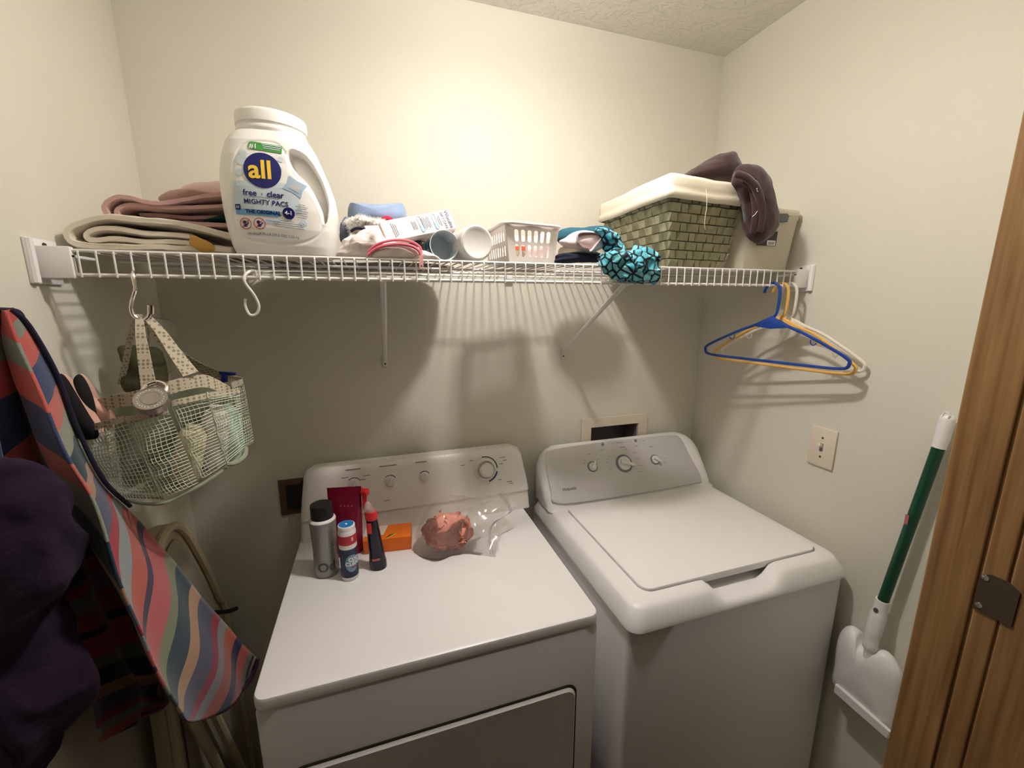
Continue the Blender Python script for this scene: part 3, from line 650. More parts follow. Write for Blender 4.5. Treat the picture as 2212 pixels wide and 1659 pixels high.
def subdiv(g, cuts=1):
    bm = bmesh.new(); me = bpy.data.meshes.new('q'); me.from_pydata(g[0], [], g[1]); bm.from_mesh(me)
    bmesh.ops.triangulate(bm, faces=bm.faces); 
    for _ in range(cuts): bmesh.ops.subdivide_edges(bm, edges=bm.edges, cuts=1, use_grid_fill=True)
    V = [v.co.copy() for v in bm.verts]; F = [[v.index for v in f.verts] for f in bm.faces]; bm.free(); bpy.data.meshes.remove(me); return V, F
def disc(rx, ry=None, n=40, z=0):
    ry = ry or rx; R = [[Vector((rx*k/4*math.cos(2*pi*i/n), ry*k/4*math.sin(2*pi*i/n), z)) for i in range(n)] for k in range(4, 0, -1)]
    return loft([[p.copy() for p in r] for r in R], cap0=False)
def rect2(w_, h_, nx=8, ny=3, z=0): return grid(lambda u, v: Vector(((u-.5)*w_, (v-.5)*h_, z)), nx, ny)
def decal(name, g, px, py, m, rot=0, off=.0008, par=None): return mesh(name, tubdecal(g, px, py, rot, off), m, par, smooth=False)
K = 1/880.
lb = mesh('label', tubdecal(grid(lambda u, v: Vector(((u-.5)*.150*(1-.12*v), (v-.5)*.066, 0)), 16, 6), 574, 425, 0, .0005), M['bluegrad'], t, smooth=False, label='pale blue wave of the printed label')
decal('logo_disc', disc(.0395), 567, 368, M['navy'], 0, .0012, lb)
decal('logo_text', subdiv(text2d('all', .058, .022), 1), 562, 368, M['yellow'], 0, .0018, lb)
gb = rect2(.062, .0175); decal('rank_banner', join(gb, [ [v+Vector((-.031, 0, 0)) for v in disc(.0087)[0]], disc(.0087)[1] ]), 577, 319, M['green'], -4, .0012, lb)
decal('rank_text', join(text2d('#1', .015, .02)), 547, 316, M['whiteprint'], -4, .0018, lb)
decal('rank_lines', join(*[fmap(rect2(.042-.004*i, .0018, 3, 1), lambda v, i=i: v+Vector((0, .0045-.0042*i, 0))) for i in range(3)]), 587, 319, M['bluegrad'], -4, .0018, lb)
decal('name_text', subdiv(text2d('free    clear', .0185, .012), 0), 569, 419, M['navy'], -2, .0012, lb)
decal('drop', disc(.0012, .003), 566, 420, M['greyprint'], 0, .0012, lb)
decal('fine_print', rect2(.062, .0012), 571, 427, M['greyprint'], -2, .0012, lb)
decal('product_text', subdiv(text2d('MIGHTY PACS', .0150, .010), 0), 575, 438, M['navy'], -2, .0012, lb)
decal('banner', rect2(.095, .0125), 557, 459, M['skyprint'], -2, .001, lb)
decal('banner_text', text2d('THE ORIGINAL', .0112, .028), 569, 459, M['navy'], -2, .0014, lb)
decal('count_disc', disc(.0132), 624, 461, M['navy'], 0, .0016, lb)
decal('count_text', text2d('4-1', .0125, .03), 624, 461, M['whiteprint'], -2, .0022, lb)
for px in (531, 561):
    g = join(loft([[Vector((r*math.cos(2*pi*i/24), r*math.sin(2*pi*i/24), 0)) for i in range(24)] for r in (.0127, .0112)], cap0=False, cap1=False), xf(rect2(.023, .0014, 4, 1), Matrix.Rotation(.8, 4, 'Z')))
    wr = mesh('warning_sign', tubdecal(g, px, 483, 0, .0014), M['redprint'], t, smooth=False)
    mesh('pictogram', tubdecal(join(fmap(disc(.004), lambda v: v+Vector((-.002, .003, 0))), fmap(rect2(.007, .006, 2, 2), lambda v: v+Vector((-.001, -.004, 0))), xf(rect2(.011, .002, 2, 1), Matrix.Translation((.004, -.001, 0)) @ Matrix.Rotation(.9, 4, 'Z'))), px, 483, 0, .0011), M['navy'], wr, smooth=False)
decal('warning_text', text2d('WARNING:', .0062, .02), 590, 478, M['skyprint'], -3, .0012, lb)
decal('fine_print', join(*[fmap(rect2(a, .0011, 6, 1), lambda v, i=i: v+Vector((.002*i, -.0046*i, 0))) for i, a in enumerate((.030, .062, .066, .066))]), 619, 478, M['greyprint'], -5, .0012, lb)
decal('side_print', join(*[fmap(rect2(a, .0011, 3, 1), lambda v, i=i: v+Vector((0, -.005*i, 0))) for i, a in enumerate((.014, .026, .02, .028, .022, .025, .02))]), 652, 443, M['greyprint'], -5, .0012, lb)
decal('weight_text', text2d('4.96 LB (79.3 OZ) 2.25 kg', .0080, .004), 604, 509, M['greyprint'], -4, .0012, lb)
decal('weight_text', text2d('120 PACS', .0066, .01), 548, 505, M['greyprint'], -4, .0012, lb)
decal('seal', loft([[Vector((r*math.cos(2*pi*i/20), r*.75*math.sin(2*pi*i/20), 0)) for i in range(20)] for r in (.0078, .0068)], cap0=False, cap1=False), 655, 484, M['skyprint'], -5, .0012, lb)
decal('seal_text', text2d('he', .007, .01), 655, 484, M['skyprint'], -5, .0012, lb)
decal('badge', rect2(.0115, .0125), 514, 447, M['navy'], 0, .0014, lb)
decal('badge_mark', text2d('SG', .006, .01), 514, 447, M['whiteprint'], 0, .0018, lb)
decal('pac_print', fmap(rect2(.036, .03, 8, 8), lambda v: Vector((v.x*(1+12*abs(v.y)), v.y*(1+9*abs(v.x)), 0))), 637, 404, M['bubble'], -28, .001, lb)
decal('pac_shade', fmap(rect2(.022, .018, 6, 6), lambda v: Vector((v.x*(1+12*abs(v.y)), v.y*(1+9*abs(v.x)), 0))), 638, 404, mat('pac_grey', srgb(178, 182, 184), .35), -28, .0014, lb)
for px, py, r in ((522, 345, .012), (516, 372, .008), (606, 345, .006), (603, 367, .007), (525, 330, .007)): decal('bubble_print', disc(r), px, py, M['bluegrad'], 0, .0007, lb)

# ---- blue cloth, shaggy duster, grey cloth
def cloth(name, px, y, dep, m, lab, cat, s=25, amp=.006, seed=0, par=None, ax=(0, 1, 0), **k):
    g = blob([at(a, b, y) for a, b in px], dep, ax, rings=14, n=10)
    g = (crumple(g, s, amp, seed)[0], g[1]); g = (crumple(g, s*3, amp*.35, seed+1)[0], g[1])
    g = ([Vector((v.x, v.y, max(v.z, TOPZ+.0005) if par is None and y > .95 and v.z > TOPZ-.03 else v.z)) for v in g[0]], g[1])
    return mesh(name, g, m, par, label=lab, cat=cat, ang=0, **k)
cloth('folded_cloth', [(752, 478), (754, 446), (762, 441), (815, 442), (864, 440), (873, 447), (880, 475), (860, 500), (800, 500), (765, 495)], 1.16, .06, M['bluecloth'], 'light blue microfibre cloth folded behind the white carton', 'cloth', 14, .004, 2)
g = blob([at(a, b, 1.05) for a, b in [(748, 480), (765, 470), (800, 471), (830, 478), (840, 492), (820, 503), (770, 505), (752, 497)]], .035, (0, 1, 0), rings=10, n=8)
t = mesh('fluffy_duster', crumple(g, 40, .004, 4), M['tinsel'], label='fluffy silvery white duster in front of the light blue cloth', cat='duster', ang=0)
spk = []
rr = random.Random(5)
for i in range(2200):
    v = g[0][rr.randrange(len(g[0]))]
    if v.y > 1.07: continue
    c = Vector((sum(q.x for q in g[0])/len(g[0]), 1.05, at(790, 488, 1.05).z)); d = ((v-c).normalized()+Vector((rr.uniform(-.6, .6), rr.uniform(-.6, .2), rr.uniform(-.6, .6)))).normalized()
    b = v+nzv(v, 40, .004, 4)+Vector((rr.uniform(-.002, .002), 0, rr.uniform(-.002, .002))); s = d.orthogonal().normalized()*.0009
    spk.append(([b-s, b+s, b+d*rr.uniform(.003, .0065)], [[0, 1, 2]]))
mesh('shag', join(*spk), M['tinsel'], t, smooth=False, kind='stuff')
cloth('crumpled_cloth', [(734, 500), (740, 480), (752, 470), (756, 500), (752, 525), (738, 528)], 1.1, .05, M['greycloth'], 'grey-blue crumpled cloth between the tub and the fluffy duster', 'cloth', 30, .006, 7)
cloth('red_cloth', [(822, 478), (832, 468), (846, 470), (848, 480)], 1.10, .012, mat('red_fabric', srgb(200, 30, 70), .8), 'small red fabric scrap peeking over the white carton', 'cloth', 30, .002, 8)
mesh('dark_strap', tube(spline([at(757, 500, 1.0), at(770, 493, 1.0), at(788, 495, 1.0), at(806, 499, 1.01)], 5), [.0015]+[.003]*14+[.0015], 8), M['navycloth'], label='dark curved strap below the fluffy duster', cat='strap')

# ---- white carton, tilted
A, B, D = at(838, 522, .985), at(987, 492, 1.03), at(822, 478, 1.0)
u = (B-A).normalized(); Lc = (B-A).length; vv = (D-A); Hc = vv.length; vv.normalize(); nn = u.cross(vv).normalized(); vv = nn.cross(u).normalized() if nn.cross(u).z > 0 else -nn.cross(u).normalized()
if nn.y < 0: nn = -nn
Dp = .052
t = thing('cardboard_carton', 'white dry-care carton lying tilted on the cloths in the middle of the shelf', 'carton', A)
cm = Matrix((u, vv, nn)).transposed().to_4x4(); cm.translation = A
mesh('box', xf(rbox((Lc/2, Hc/2, Dp/2), (Lc, Hc, Dp), .0012), cm), M['carton'], t)
mesh('end_flap', xf(join(rbox((-.017, Hc/2-.002, .006), (.036, Hc*.86, .0012), .0003, 2, None)), cm @ Matrix.Rotation(-.25, 4, 'Y')), M['cartonend'], t)
fm = lambda x, y, rot=0: cm @ Matrix.Translation((x, y, -.0006)) @ Matrix.Rotation(pi, 4, 'X') @ Matrix.Scale(-1, 4, (0, 1, 0)) @ Matrix.Rotation(rot, 4, 'Z')
M['boxink'] = mat('box_ink', srgb(70, 78, 100), .5)
def ctext(s, x, y, size, bold, m, rot=-pi/2, nm='lettering'): mesh(nm, xf(text2d(s, size*1.12, bold), fm(x, y, rot)), m, t, smooth=False)
ctext('Woolite', Lc-.012, Hc/2, .0118, .02, M['boxink']); ctext('DRY CARE', Lc-.0245, Hc/2-.001, .0078, .012, M['boxink'])
def cmarks(lst, m, nm='printing'):
    mesh(nm, join(*[xf(rbox((0, 0, 0), (h, w_, .0004), 0), fm(x, y)) for x, y, h, w_ in lst]), m, t, smooth=False)
cmarks([(Lc-.034, Hc/2, .0016, .026), (Lc-.038, Hc/2, .0014, .018)]+[(Lc-.060-.0035*i, Hc/2+.002, .0013, .026+.004*math.sin(i*2)) for i in range(6)]+[(Lc-.094-.003*i, Hc/2, .0012, .020+.004*math.sin(i*3)) for i in range(4)]+[(.022+.004*i, Hc/2-.002, .0014, .034-.004*i) for i in range(3)], M['boxink'])
for x in (Lc-.047, Lc-.083):
    o = [Vector((x+.0042*math.cos(a), Hc/2+(.015 if math.sin(a) > 0 else -.015)+.0042*math.sin(a), -.0006)) for a in [2*pi*i/28 for i in range(28)]]
    mesh('oval_outline', tube([cm @ q for q in o], .0004, 4, closed=True), M['boxink'], t)
    mesh('oval_fill', xf(loft([[Vector((x+.0036*math.cos(a), Hc/2-.008+(.005 if math.sin(a) > 0 else -.006)+.0036*math.sin(a), z)) for a in [2*pi*i/20 for i in range(20)]] for z in (-.0003, -.0009)]), cm), M['skyprint'], t)

# ---- mesh laundry bag with pink zip
t = thing('mesh_laundry_bag', 'white mesh wash bag with a curved pink zip, slumped in front of the carton', 'wash bag', at(820, 560, .95))
P = [(728, 552), (733, 528), (748, 515), (770, 502), (795, 495), (812, 505), (840, 519), (880, 530), (915, 540), (948, 558), (905, 562), (850, 563), (780, 560)]
g = blob([at(a, b, .965) for a, b in P], .035, (0, 1, 0), rings=16, n=10)
g = (crumple(g, 38, .007, 11)[0], g[1]); g = (crumple(g, 100, .003, 12)[0], g[1])
g = ([Vector((v.x, v.y, max(v.z, TOPZ+.0003))) for v in g[0]], g[1])
mesh('bag_fabric', g, M['meshcloth'], t, ang=0)
g = blob([at(a, b, .935) for a, b in [(800, 557), (808, 538), (835, 527), (870, 525), (900, 535), (912, 552), (880, 562), (830, 562)]], .010, (0, 1, 0), rings=10, n=8)
g = ([Vector((v.x, v.y, max(v.z, TOPZ+.0003))) for v in g[0]], g[1])
mesh('bag_fold', (crumple(g, 50, .002, 2)[0], g[1]), M['meshcloth'], t, ang=0)
za = [at(794, 552, .928), at(808, 540, .926), at(830, 531, .922), at(862, 527, .920), at(890, 532, .920), at(906, 543, .919), at(909, 556, .918)]
mesh('zip', tube(spline(za, 6), .0032, 8), M['pinkzip'], t, label='pink zip tape')
mesh('zip_piping', tube(spline([p+Vector((.002, .004, .0085)) for p in za], 6), .0025, 8), M['pinkzip'], t)
pf = plate([(-.0035, 0), (.0035, 0), (.0045, -.022), (.003, -.027), (-.003, -.027), (-.0045, -.022)], [circ(.0022, 10, 0, -.0215)], .0018)
mesh('zip_pull', fmap(pf, lambda v: at(909, 556, .917)+Vector((v.x, v.z-.003, v.y+.004))), M['pinkpull'], t, smooth=False)

# ---- cup and jar lying on their sides
def lying(name, c0, c1, prof, m, par, n=32, **k):
    d = (c1-c0).normalized(); mm = frame(c0, d.orthogonal(), d); return mesh(name, lathe(prof, mm, n, cap=False), m, par, **k)
c0 = at(960, 531, .955); c1 = at(938, 531, 1.06)+Vector((0, 0, .0))
c0.z = TOPZ+.032; c1.z = TOPZ+.030
t = thing('measuring_cup', 'open blue-grey cup lying on its side with its mouth facing out', 'cup', c0)
lying('cup_wall', c0, c1, [(.0315, .003), (.0325, 0), (.0318, -.001), (.0302, .001), (.028, .062), (.0001, .064)], M['bluecup'], t)
lying('label_wrap', c0, c1, [(.0328, .012), (.0318, .056)], M['blueouter'], t, label='dark blue label around the cup')
c0 = at(1031, 521, .94); c1 = at(990, 515, 1.06); c0.z = TOPZ+.0395; c1.z = TOPZ+.036
t = thing('plastic_jar', 'frosted white jar lying with its round base facing out', 'jar', c0)
lying('jar_body', c0, c1, [(.0001, .0022), (.027, .002), (.029, .0008), (.034, 0), (.0375, .002), (.0392, .007), (.0392, .055), (.038, .06), (.036, .075)], M['frost'], t)
lying('jar_lid', c0, c1, [(.0365, .076), (.0372, .078), (.0372, .096), (.036, .098), (.0001, .098)], M['plastic'], t)
# dark bottle under the carton
mesh('small_bottle', lathe([(.0001, 0), (.010, .001), (.0115, .004), (.0115, .05), (.008, .056), (.008, .07), (.0001, .071)], frame(at(918, 532, 1.02), (0, 0, 1), (-1, .6, .12)), 20), M['black'], label='small dark bottle lying under the white carton', cat='bottle')
mesh('blue_lid', lathe([(.0001, 0), (.021, .001), (.023, .004), (.023, .02), (.0001, .022)], frame(at(935, 535, 1.075)+Vector((-.012, 0, .0)), (0, 0, 1), (-.2, -1, 0)), 24), M['blueouter'], label='dark blue lid tucked behind the blue-grey cup', cat='lid')

# ---- slotted plastic basket
FA, FB, TA, TB = at(1100, 566, .955), at(1196, 567, .975), at(1091, 481, .940), at(1207, 490, .962)
LA, LTA = at(1056, 563, 1.09), at(1050, 488, 1.11)
for q in (FA, FB, LA): q.z = TOPZ+.001
ht = (TA.z+TB.z)/2
for q in (TA, TB, LTA): q.z = ht
dv = LA-FA; RB = FB+dv; RTB = TB+(LTA-TA)
def quad(a, b, c_, d_): return lambda uu, v: (a*(1-uu)+b*uu)*(1-v)+(c_*(1-uu)+d_*uu)*v
t = thing('slotted_basket', 'small white slotted plastic basket with bottles and cloths inside', 'basket', (FA+FB)/2)
def wallp(a, b, c_, d_, slots, nm='slotted_wall'):
    q = quad(a, b, c_, d_); wd = (b-a).length; hh = (c_-a).length; n = (b-a).cross(c_-a).normalized()
    P = plate([(0, 0), (wd, 0), (wd, hh), (0, hh)], [[(x*wd, z*hh) for x, z in s_] for s_ in slots], .0022)
    mesh(nm, fmap(P, lambda v: q(v.x/wd, v.y/hh)+n*v.z), M['slotplastic'], t, smooth=False)
def slot(cx, z0, z1, r, asp): return [(cx+r*math.cos(a), (z0 if math.sin(a) < 0 else z1)+r*asp*math.sin(a)) for a in [2*pi*i/16 for i in range(16)]]
fs = [slot(.175+.133*i, z0, z1, .045, 1.15) for i in range(6) for z0, z1 in ((.20, .42), (.60, .82))]
fs = [slot(.19+.125*i, z0, z1, .042, 1.3) for i in range(6) for z0, z1 in ((.215, .42), (.60, .80))]
wallp(FA, FB, TA, TB, fs); wallp(LA, FA, LTA, TA, [slot(.12+.11*i, z0, z1, .03, 1.3) for i in range(8) for z0, z1 in ((.215, .42), (.60, .80))])
wallp(FB, RB, TB, RTB, [slot(.12+.11*i, z0, z1, .03, 1.3) for i in range(8) for z0, z1 in ((.215, .42), (.60, .80))]); wallp(RB, LA, RTB, LTA, fs)
mesh('base', ([FA, FB, RB, LA]+[v+Vector((0, 0, .002)) for v in (FA, FB, RB, LA)], [[0, 1, 2, 3], [4, 5, 6, 7], [0, 1, 5, 4], [1, 2, 6, 5], [2, 3, 7, 6], [3, 0, 4, 7]]), M['slotplastic'], t, smooth=False)
cc = (TA+TB+RTB+LTA)/4; rim = []
for q in (TA, TB, RTB, LTA): rim.append(cc+(q-cc)*1.06)
rp = []
for i in range(4):
    a, b = rim[i], rim[(i+1) % 4]; rp += [a.lerp(b, .1), a.lerp(b, .5), a.lerp(b, .9)]
mesh('rim', tube(spline(rp, 6, True), .0036, 8, closed=True), M['slotplastic'], t)
ins = lambda a, b: quad(FA, FB, LA, RB)(a, b)
p = ins(.30, .22); mesh('spray_can', join(lathe([(.0001, 0), (.024, .001), (.025, .004), (.025, .036), (.0001, .038)], Matrix.Translation(p+Vector((0, .004, .003))), 24)), M['paper'], label='white and orange labelled tub inside the slotted basket', cat='tub')
mesh('label_band', lathe([(.0253, .026), (.0253, .035)], Matrix.Translation(p+Vector((0, .004, .003))), 24, cap=False), M['orangelabel'], bpy.data.objects['spray_can'])
mesh('label_band', lathe([(.0253, .010), (.0253, .013)], Matrix.Translation(p+Vector((0, .004, .003))), 24, cap=False), M['navy'], bpy.data.objects['spray_can'])
p = ins(.72, .35); cloth('small_cloth', [(1140, 555), (1150, 515), (1165, 508), (1185, 495), (1196, 510), (1196, 545), (1190, 558)], 1.03, .02, M['sock'], 'white cloth bundled inside the slotted basket', 'cloth', 40, .004, 15)

# ---- cloths right of the basket
cloth('folded_cloth', [(1205, 520), (1210, 496), (1250, 492), (1300, 490), (1320, 500), (1310, 530), (1240, 535)], 1.10, .05, M['tealdark'], 'dark teal folded fabric behind the pinkish sock', 'cloth', 22, .004, 17)
cloth('folded_shorts', [(1200, 558), (1206, 548), (1250, 550), (1290, 551), (1298, 560), (1290, 567), (1206, 568)], .975, .03, M['navycloth'], 'navy folded garment lying flat under the cream one', 'clothing', 26, .003, 18)
cloth('folded_shirt', [(1206, 546), (1212, 534), (1235, 530), (1290, 545), (1295, 550), (1250, 551), (1210, 552)], .98, .03, M['creamtowel'], 'cream folded garment between the sock and the navy one', 'clothing', 26, .003, 19)
g = blob([at(a, b, .965) for a, b in [(1208, 522), (1222, 512), (1250, 500), (1285, 500), (1308, 508), (1314, 520), (1298, 536), (1272, 546), (1240, 540), (1215, 532)]], .028, (0, 1, 0), rings=12, n=8)
t = mesh('sock', (crumple(g, 30, .004, 21)[0], g[1]), M['sock'], label='pinkish white turned-out sock with its opening facing out', cat='sock', ang=0)
op = spline([at(a, b, .938) for a, b in [(1247, 505), (1262, 501), (1290, 503), (1300, 512), (1290, 528), (1276, 545), (1268, 538), (1255, 535), (1246, 522)]], 5, True)
cen = sum(op, Vector())/len(op)
mesh('cuff_opening', loft([[q+Vector((0, .002, 0)) for q in op], [cen+(q-cen)*.93+Vector((0, -.004, 0)) for q in op], [cen+(q-cen)*.86+Vector((0, .004, 0)) for q in op], [cen+(q-cen)*.5+Vector((0, .016, 0)) for q in op]], cap0=False), mat('pinkish_inside', srgb(196, 172, 175), .95), t, ang=0)
g1 = blob([at(a, b, .95) for a, b in [(1285, 502), (1305, 498), (1325, 500), (1335, 515), (1345, 535), (1345, 552), (1325, 560), (1310, 545), (1300, 530)]], .03, (0, 1, 0), rings=24, n=14)
g2 = blob([at(a, b, .925) for a, b in [(1292, 560), (1305, 545), (1330, 535), (1360, 540), (1390, 534), (1415, 545), (1425, 562), (1424, 590), (1415, 607), (1385, 610), (1355, 611), (1330, 608), (1310, 590), (1298, 575)]], .026, (0, 1, 0), rings=30, n=14)
f = lambda g: (crumple((crumple((crumple(g, 26, .011, 23)[0], g[1]), 60, .008, 24)[0], g[1]), 120, .0015, 25)[0], g[1])
mesh('scarf', join(f(g1), f(g2)), M['pebble'], label='turquoise pebble-print scarf bunched over the front rail', cat='scarf', ang=0)

# ---- wicker basket
zt = 1.913
nT, lT, rT = at(1447, 392, .923), at(1302, 462, 1.262), at(1605, 405, .955)
nB, rB = at(1441, 578, .970), at(1562, 578, .985)
for q in (nT, lT, rT): q.z = zt-.012
for q in (nB, rB): q.z = TOPZ+.001
lB = nB+(lT-nT)*.86; bT = lT+(rT-nT); bB = lB+(rB-nB)
t = thing('wicker_basket', 'olive woven splint basket with a cream cloth liner near the right shelf end', 'basket', (nB+rB+lB)/3)
def weave(a, b, c_, d_, nu, nv, th=.0045):
    q = quad(a, b, c_, d_); n = (b-a).cross(c_-a).normalized(); gs = []
    bk_ = (([q(0, 0), q(1, 0), q(1, 1), q(0, 1), q(0, 0)-n*.004, q(1, 0)-n*.004, q(1, 1)-n*.004, q(0, 1)-n*.004], [[0, 1, 2, 3], [7, 6, 5, 4], [0, 4, 5, 1], [1, 5, 6, 2], [2, 6, 7, 3], [3, 7, 4, 0]]))
    mesh('weave_gap_shade', bk_, M['wickershade'], t, smooth=False)
    for j in range(nv):
        for i in range(-1, nu+1):
            off = (j % 2)
            if (i+off) % 2: continue
            u0, u1 = (i-.12)/nu, (i+1.12)/nu; u0, u1 = max(0, u0), min(1, u1)
            if u1-u0 < .004: continue
            v0, v1 = (j+.06)/nv, (j+.94)/nv
            V = []; prof = [(0, .0008), (.12, th*.8), (.5, th), (.88, th*.8), (1, .0008)]
            for pu, h in prof:
                for pv, k in ((v0, h*.25), (v1, h*1.1)):
                    V.append(q(u0+(u1-u0)*pu, pv)+n*k)
            for pu, h in prof:
                for pv in (v0, v1): V.append(q(u0+(u1-u0)*pu, pv)-n*.001)
            F = []
            for k in range(4): F += [[2*k, 2*k+2, 2*k+3, 2*k+1], [2*k, 10+2*k, 12+2*k, 2*k+2], [2*k+1, 2*k+3, 13+2*k, 11+2*k]]
            F += [[0, 1, 11, 10], [8, 18, 19, 9]]; gs.append((V, F))
            # vertical stake passing over the neighbouring cell
            ui = (i+1)/nu
            if 0 <= ui < 1:
                c0_, c1_ = (i+1.2)/nu, (i+1.8)/nu
                W = [q(max(0, c0_), v0)+n*.0012, q(min(1, c1_), v0)+n*.0012, q(min(1, c1_), v1)+n*.0016, q(max(0, c0_), v1)+n*.0016]; gs.append((W+[w_-n*.002 for w_ in W], [[0, 1, 2, 3], [0, 4, 5, 1], [1, 5, 6, 2], [2, 6, 7, 3], [3, 7, 4, 0]]))
    return join(*gs)
mesh('woven_side', weave(nB, rB, nT, rT, 7, 9, .0095), M['wicker'], t, smooth=False)
mesh('woven_side', weave(lB, nB, lT, nT, 10, 9, .0095), M['wicker'], t, smooth=False)
mesh('woven_side', weave(rB, bB, rT, bT, 10, 9, .007), M['wicker'], t, smooth=False)
mesh('woven_side', weave(bB, lB, bT, lT, 7, 9, .007), M['wicker'], t, smooth=False)
mesh('basket_base', ([nB, rB, bB, lB]+[v+Vector((0, 0, .004)) for v in (nB, rB, bB, lB)], [[0, 1, 2, 3], [4, 5, 6, 7], [0, 1, 5, 4], [1, 2, 6, 5], [2, 3, 7, 6], [3, 0, 4, 7]]), M['wicker'], t, smooth=False)
ct = (nT+rT+bT+lT)/4
def lring(k, z, rr_=.06):
    if z < zt-.055:
        h_ = (z-nB.z)/(nT.z-nB.z); cc_ = [b_.lerp(t_, h_) for b_, t_ in ((nB, nT), (rB, rT), (bB, bT), (lB, lT))]; m_ = sum(cc_, Vector())/4; cs = [m_+(q-m_)*.92 for q in cc_]
    else: cs = [ct+(q-ct)*k for q in (nT, rT, bT, lT)]
    P = []
    for i in range(4):
        a, p0, b = cs[i-1], cs[i], cs[(i+1) % 4]
        P += [p0.lerp(a, rr_), p0.lerp(a, rr_*.3).lerp(p0.lerp(b, rr_*.3), .5), p0.lerp(b, rr_)]
        P += [p0.lerp(b, s_) for s_ in (.25, .4, .55, .7)]
    R = []
    for i, q in enumerate(P): R.append(Vector((q.x, q.y, z))+Vector((0, 0, .0025*noise.noise(q*14)))+(q-ct).normalized()*.003*noise.noise(Vector((q.x*22, q.y*22, z*60))))
    return R
R = [lring(1.045, zt-.052), lring(1.085, zt-.048), lring(1.09, zt-.035), lring(1.072, zt-.031), lring(1.080, zt-.024), lring(1.075, zt-.006), lring(1.055, zt+.003), lring(.99, zt+.002), lring(.955, zt-.006), lring(.90, zt-.06), lring(.74, TOPZ+.03)]
mesh('cloth_liner', loft(R, cap0=False, cap1=True), M['liner'], t, ang=0, label='cream cloth liner folded over the rim')
mesh('loose_thread', tube(spline([at(1525, 408, .915), at(1527, 430, .908), at(1526, 450, .906), at(1523, 470, .905), at(1522, 485, .905), at(1524, 496, .905)], 4), .0006, 5), M['thread'], t, label='loose cream thread')
# garment in and over the basket
g0 = blob([at(a, b, 1.02) for a, b in [(1476, 382), (1500, 360), (1530, 345), (1552, 334), (1570, 329), (1580, 342), (1590, 360), (1598, 385), (1590, 400), (1540, 402), (1500, 396)]], .06, (0, 1, 0), rings=14, n=8)
g1 = blob([at(a, b, .925) for a, b in [(1585, 372), (1592, 358), (1605, 352), (1630, 358), (1652, 375), (1658, 395), (1668, 425), (1677, 460), (1678, 490), (1668, 512), (1650, 524), (1634, 524), (1617, 505), (1618, 485), (1612, 465), (1606, 440), (1598, 410), (1586, 395)]], .035, (0, 1, 0), rings=16, n=8)
def gf(g, s, a, sd): return (crumple((crumple(g, s, a, sd)[0], g[1]), s*3, a*.35, sd+1)[0], g[1])
t = mesh('maroon_garment', join(gf(g0, 14, .006, 31), gf(g1, 18, .006, 33)), M['brown'], label='dark maroon garment draped out of the wicker basket', cat='clothing', ang=0)
fp = [at(1596, 372, .885), at(1620, 380, .875), at(1640, 400, .872), at(1652, 430, .872), at(1656, 465, .875), at(1650, 500, .882)]
mesh('fold', tube(spline([q+Vector((0, .013, 0)) for q in fp], 6), [.006]+[.009]*10+[.0105]*10+[.009]*9+[.006], 10), M['brown'], t, ang=0)
mesh('fold', tube(spline([at(1612, 378, .904), at(1626, 415, .897), at(1632, 450, .896), at(1630, 480, .900), at(1626, 505, .906)], 6), [.006]+[.008]*23+[.005], 10), M['brown'], t, ang=0)
rg = at(1637, 409, .878); mesh('drawstring_ring', tube([rg+Vector((.0045*math.cos(a), -.001, .0055*math.sin(a))) for a in [2*pi*i/16 for i in range(16)]], .0009, 6, closed=True), M['chrome'], t, label='small metal eyelet ring')
mesh('cord_end', tube(spline([at(1636, 456, .872), at(1631, 463, .870), at(1625, 468, .870)], 4), .0008, 5), M['thread'], t)

# ---- storage bin at the wall
t = thing('storage_bin', 'clear cream plastic bin with a grey latch beside the right wall, behind the maroon garment', 'bin', (1.08, 1.03, TOPZ))
def binring(k, z, r=.03):
    return rrect(1.085-.110*k, 1.085+.115*k, 1.04-.078*k, 1.04+.10*k, r, z, 6, 4)
mesh('bin_body', loft([binring(.86, TOPZ+.001, .02), binring(.89, TOPZ+.008), binring(1.0, 1.842), binring(1.02, 1.846), binring(1.02, 1.853)]), M['bin'], t, ang=50)
mesh('bin_lid', loft([binring(1.03, 1.8535), binring(1.035, 1.860), binring(1.02, 1.868), binring(.96, 1.871), binring(.94, 1.867)]), M['bin'], t, ang=50)
mesh('latch', slab([at(a, b, .955) for a, b in [(1672, 472), (1682, 462), (1698, 462), (1702, 467), (1698, 480), (1676, 481)]], (0, -.005, 0), .001), M['latch'], t, label='grey latch')
lb = mesh('product_label', slab([at(a, b, .9555) for a, b in [(1634, 500), (1680, 500), (1675, 532), (1633, 530)]], (0, -.0008, 0), .0001), M['blacklabel'], t, smooth=False)
mesh('barcode_patch', slab([at(a, b, .9545) for a, b in [(1657, 519), (1675, 520), (1674, 531), (1656, 530)]], (0, -.0004, 0), .0001), M['whiteprint'], lb, smooth=False)
mesh('barcode', join(*[slab([at(1660+i*2.2, 522.5, .954), at(1661+i*2.2, 522.5, .954), at(1660.7+i*2.2, 528.5, .954), at(1659.7+i*2.2, 528.5, .954)], (0, -.0003, 0), .0001) for i in range(6)]), M['ink'], lb, smooth=False)

# ============================================================ things on the dryer
DT = DZ+.0003
def stand(px, py): p = at(px, py, z=DT); return p
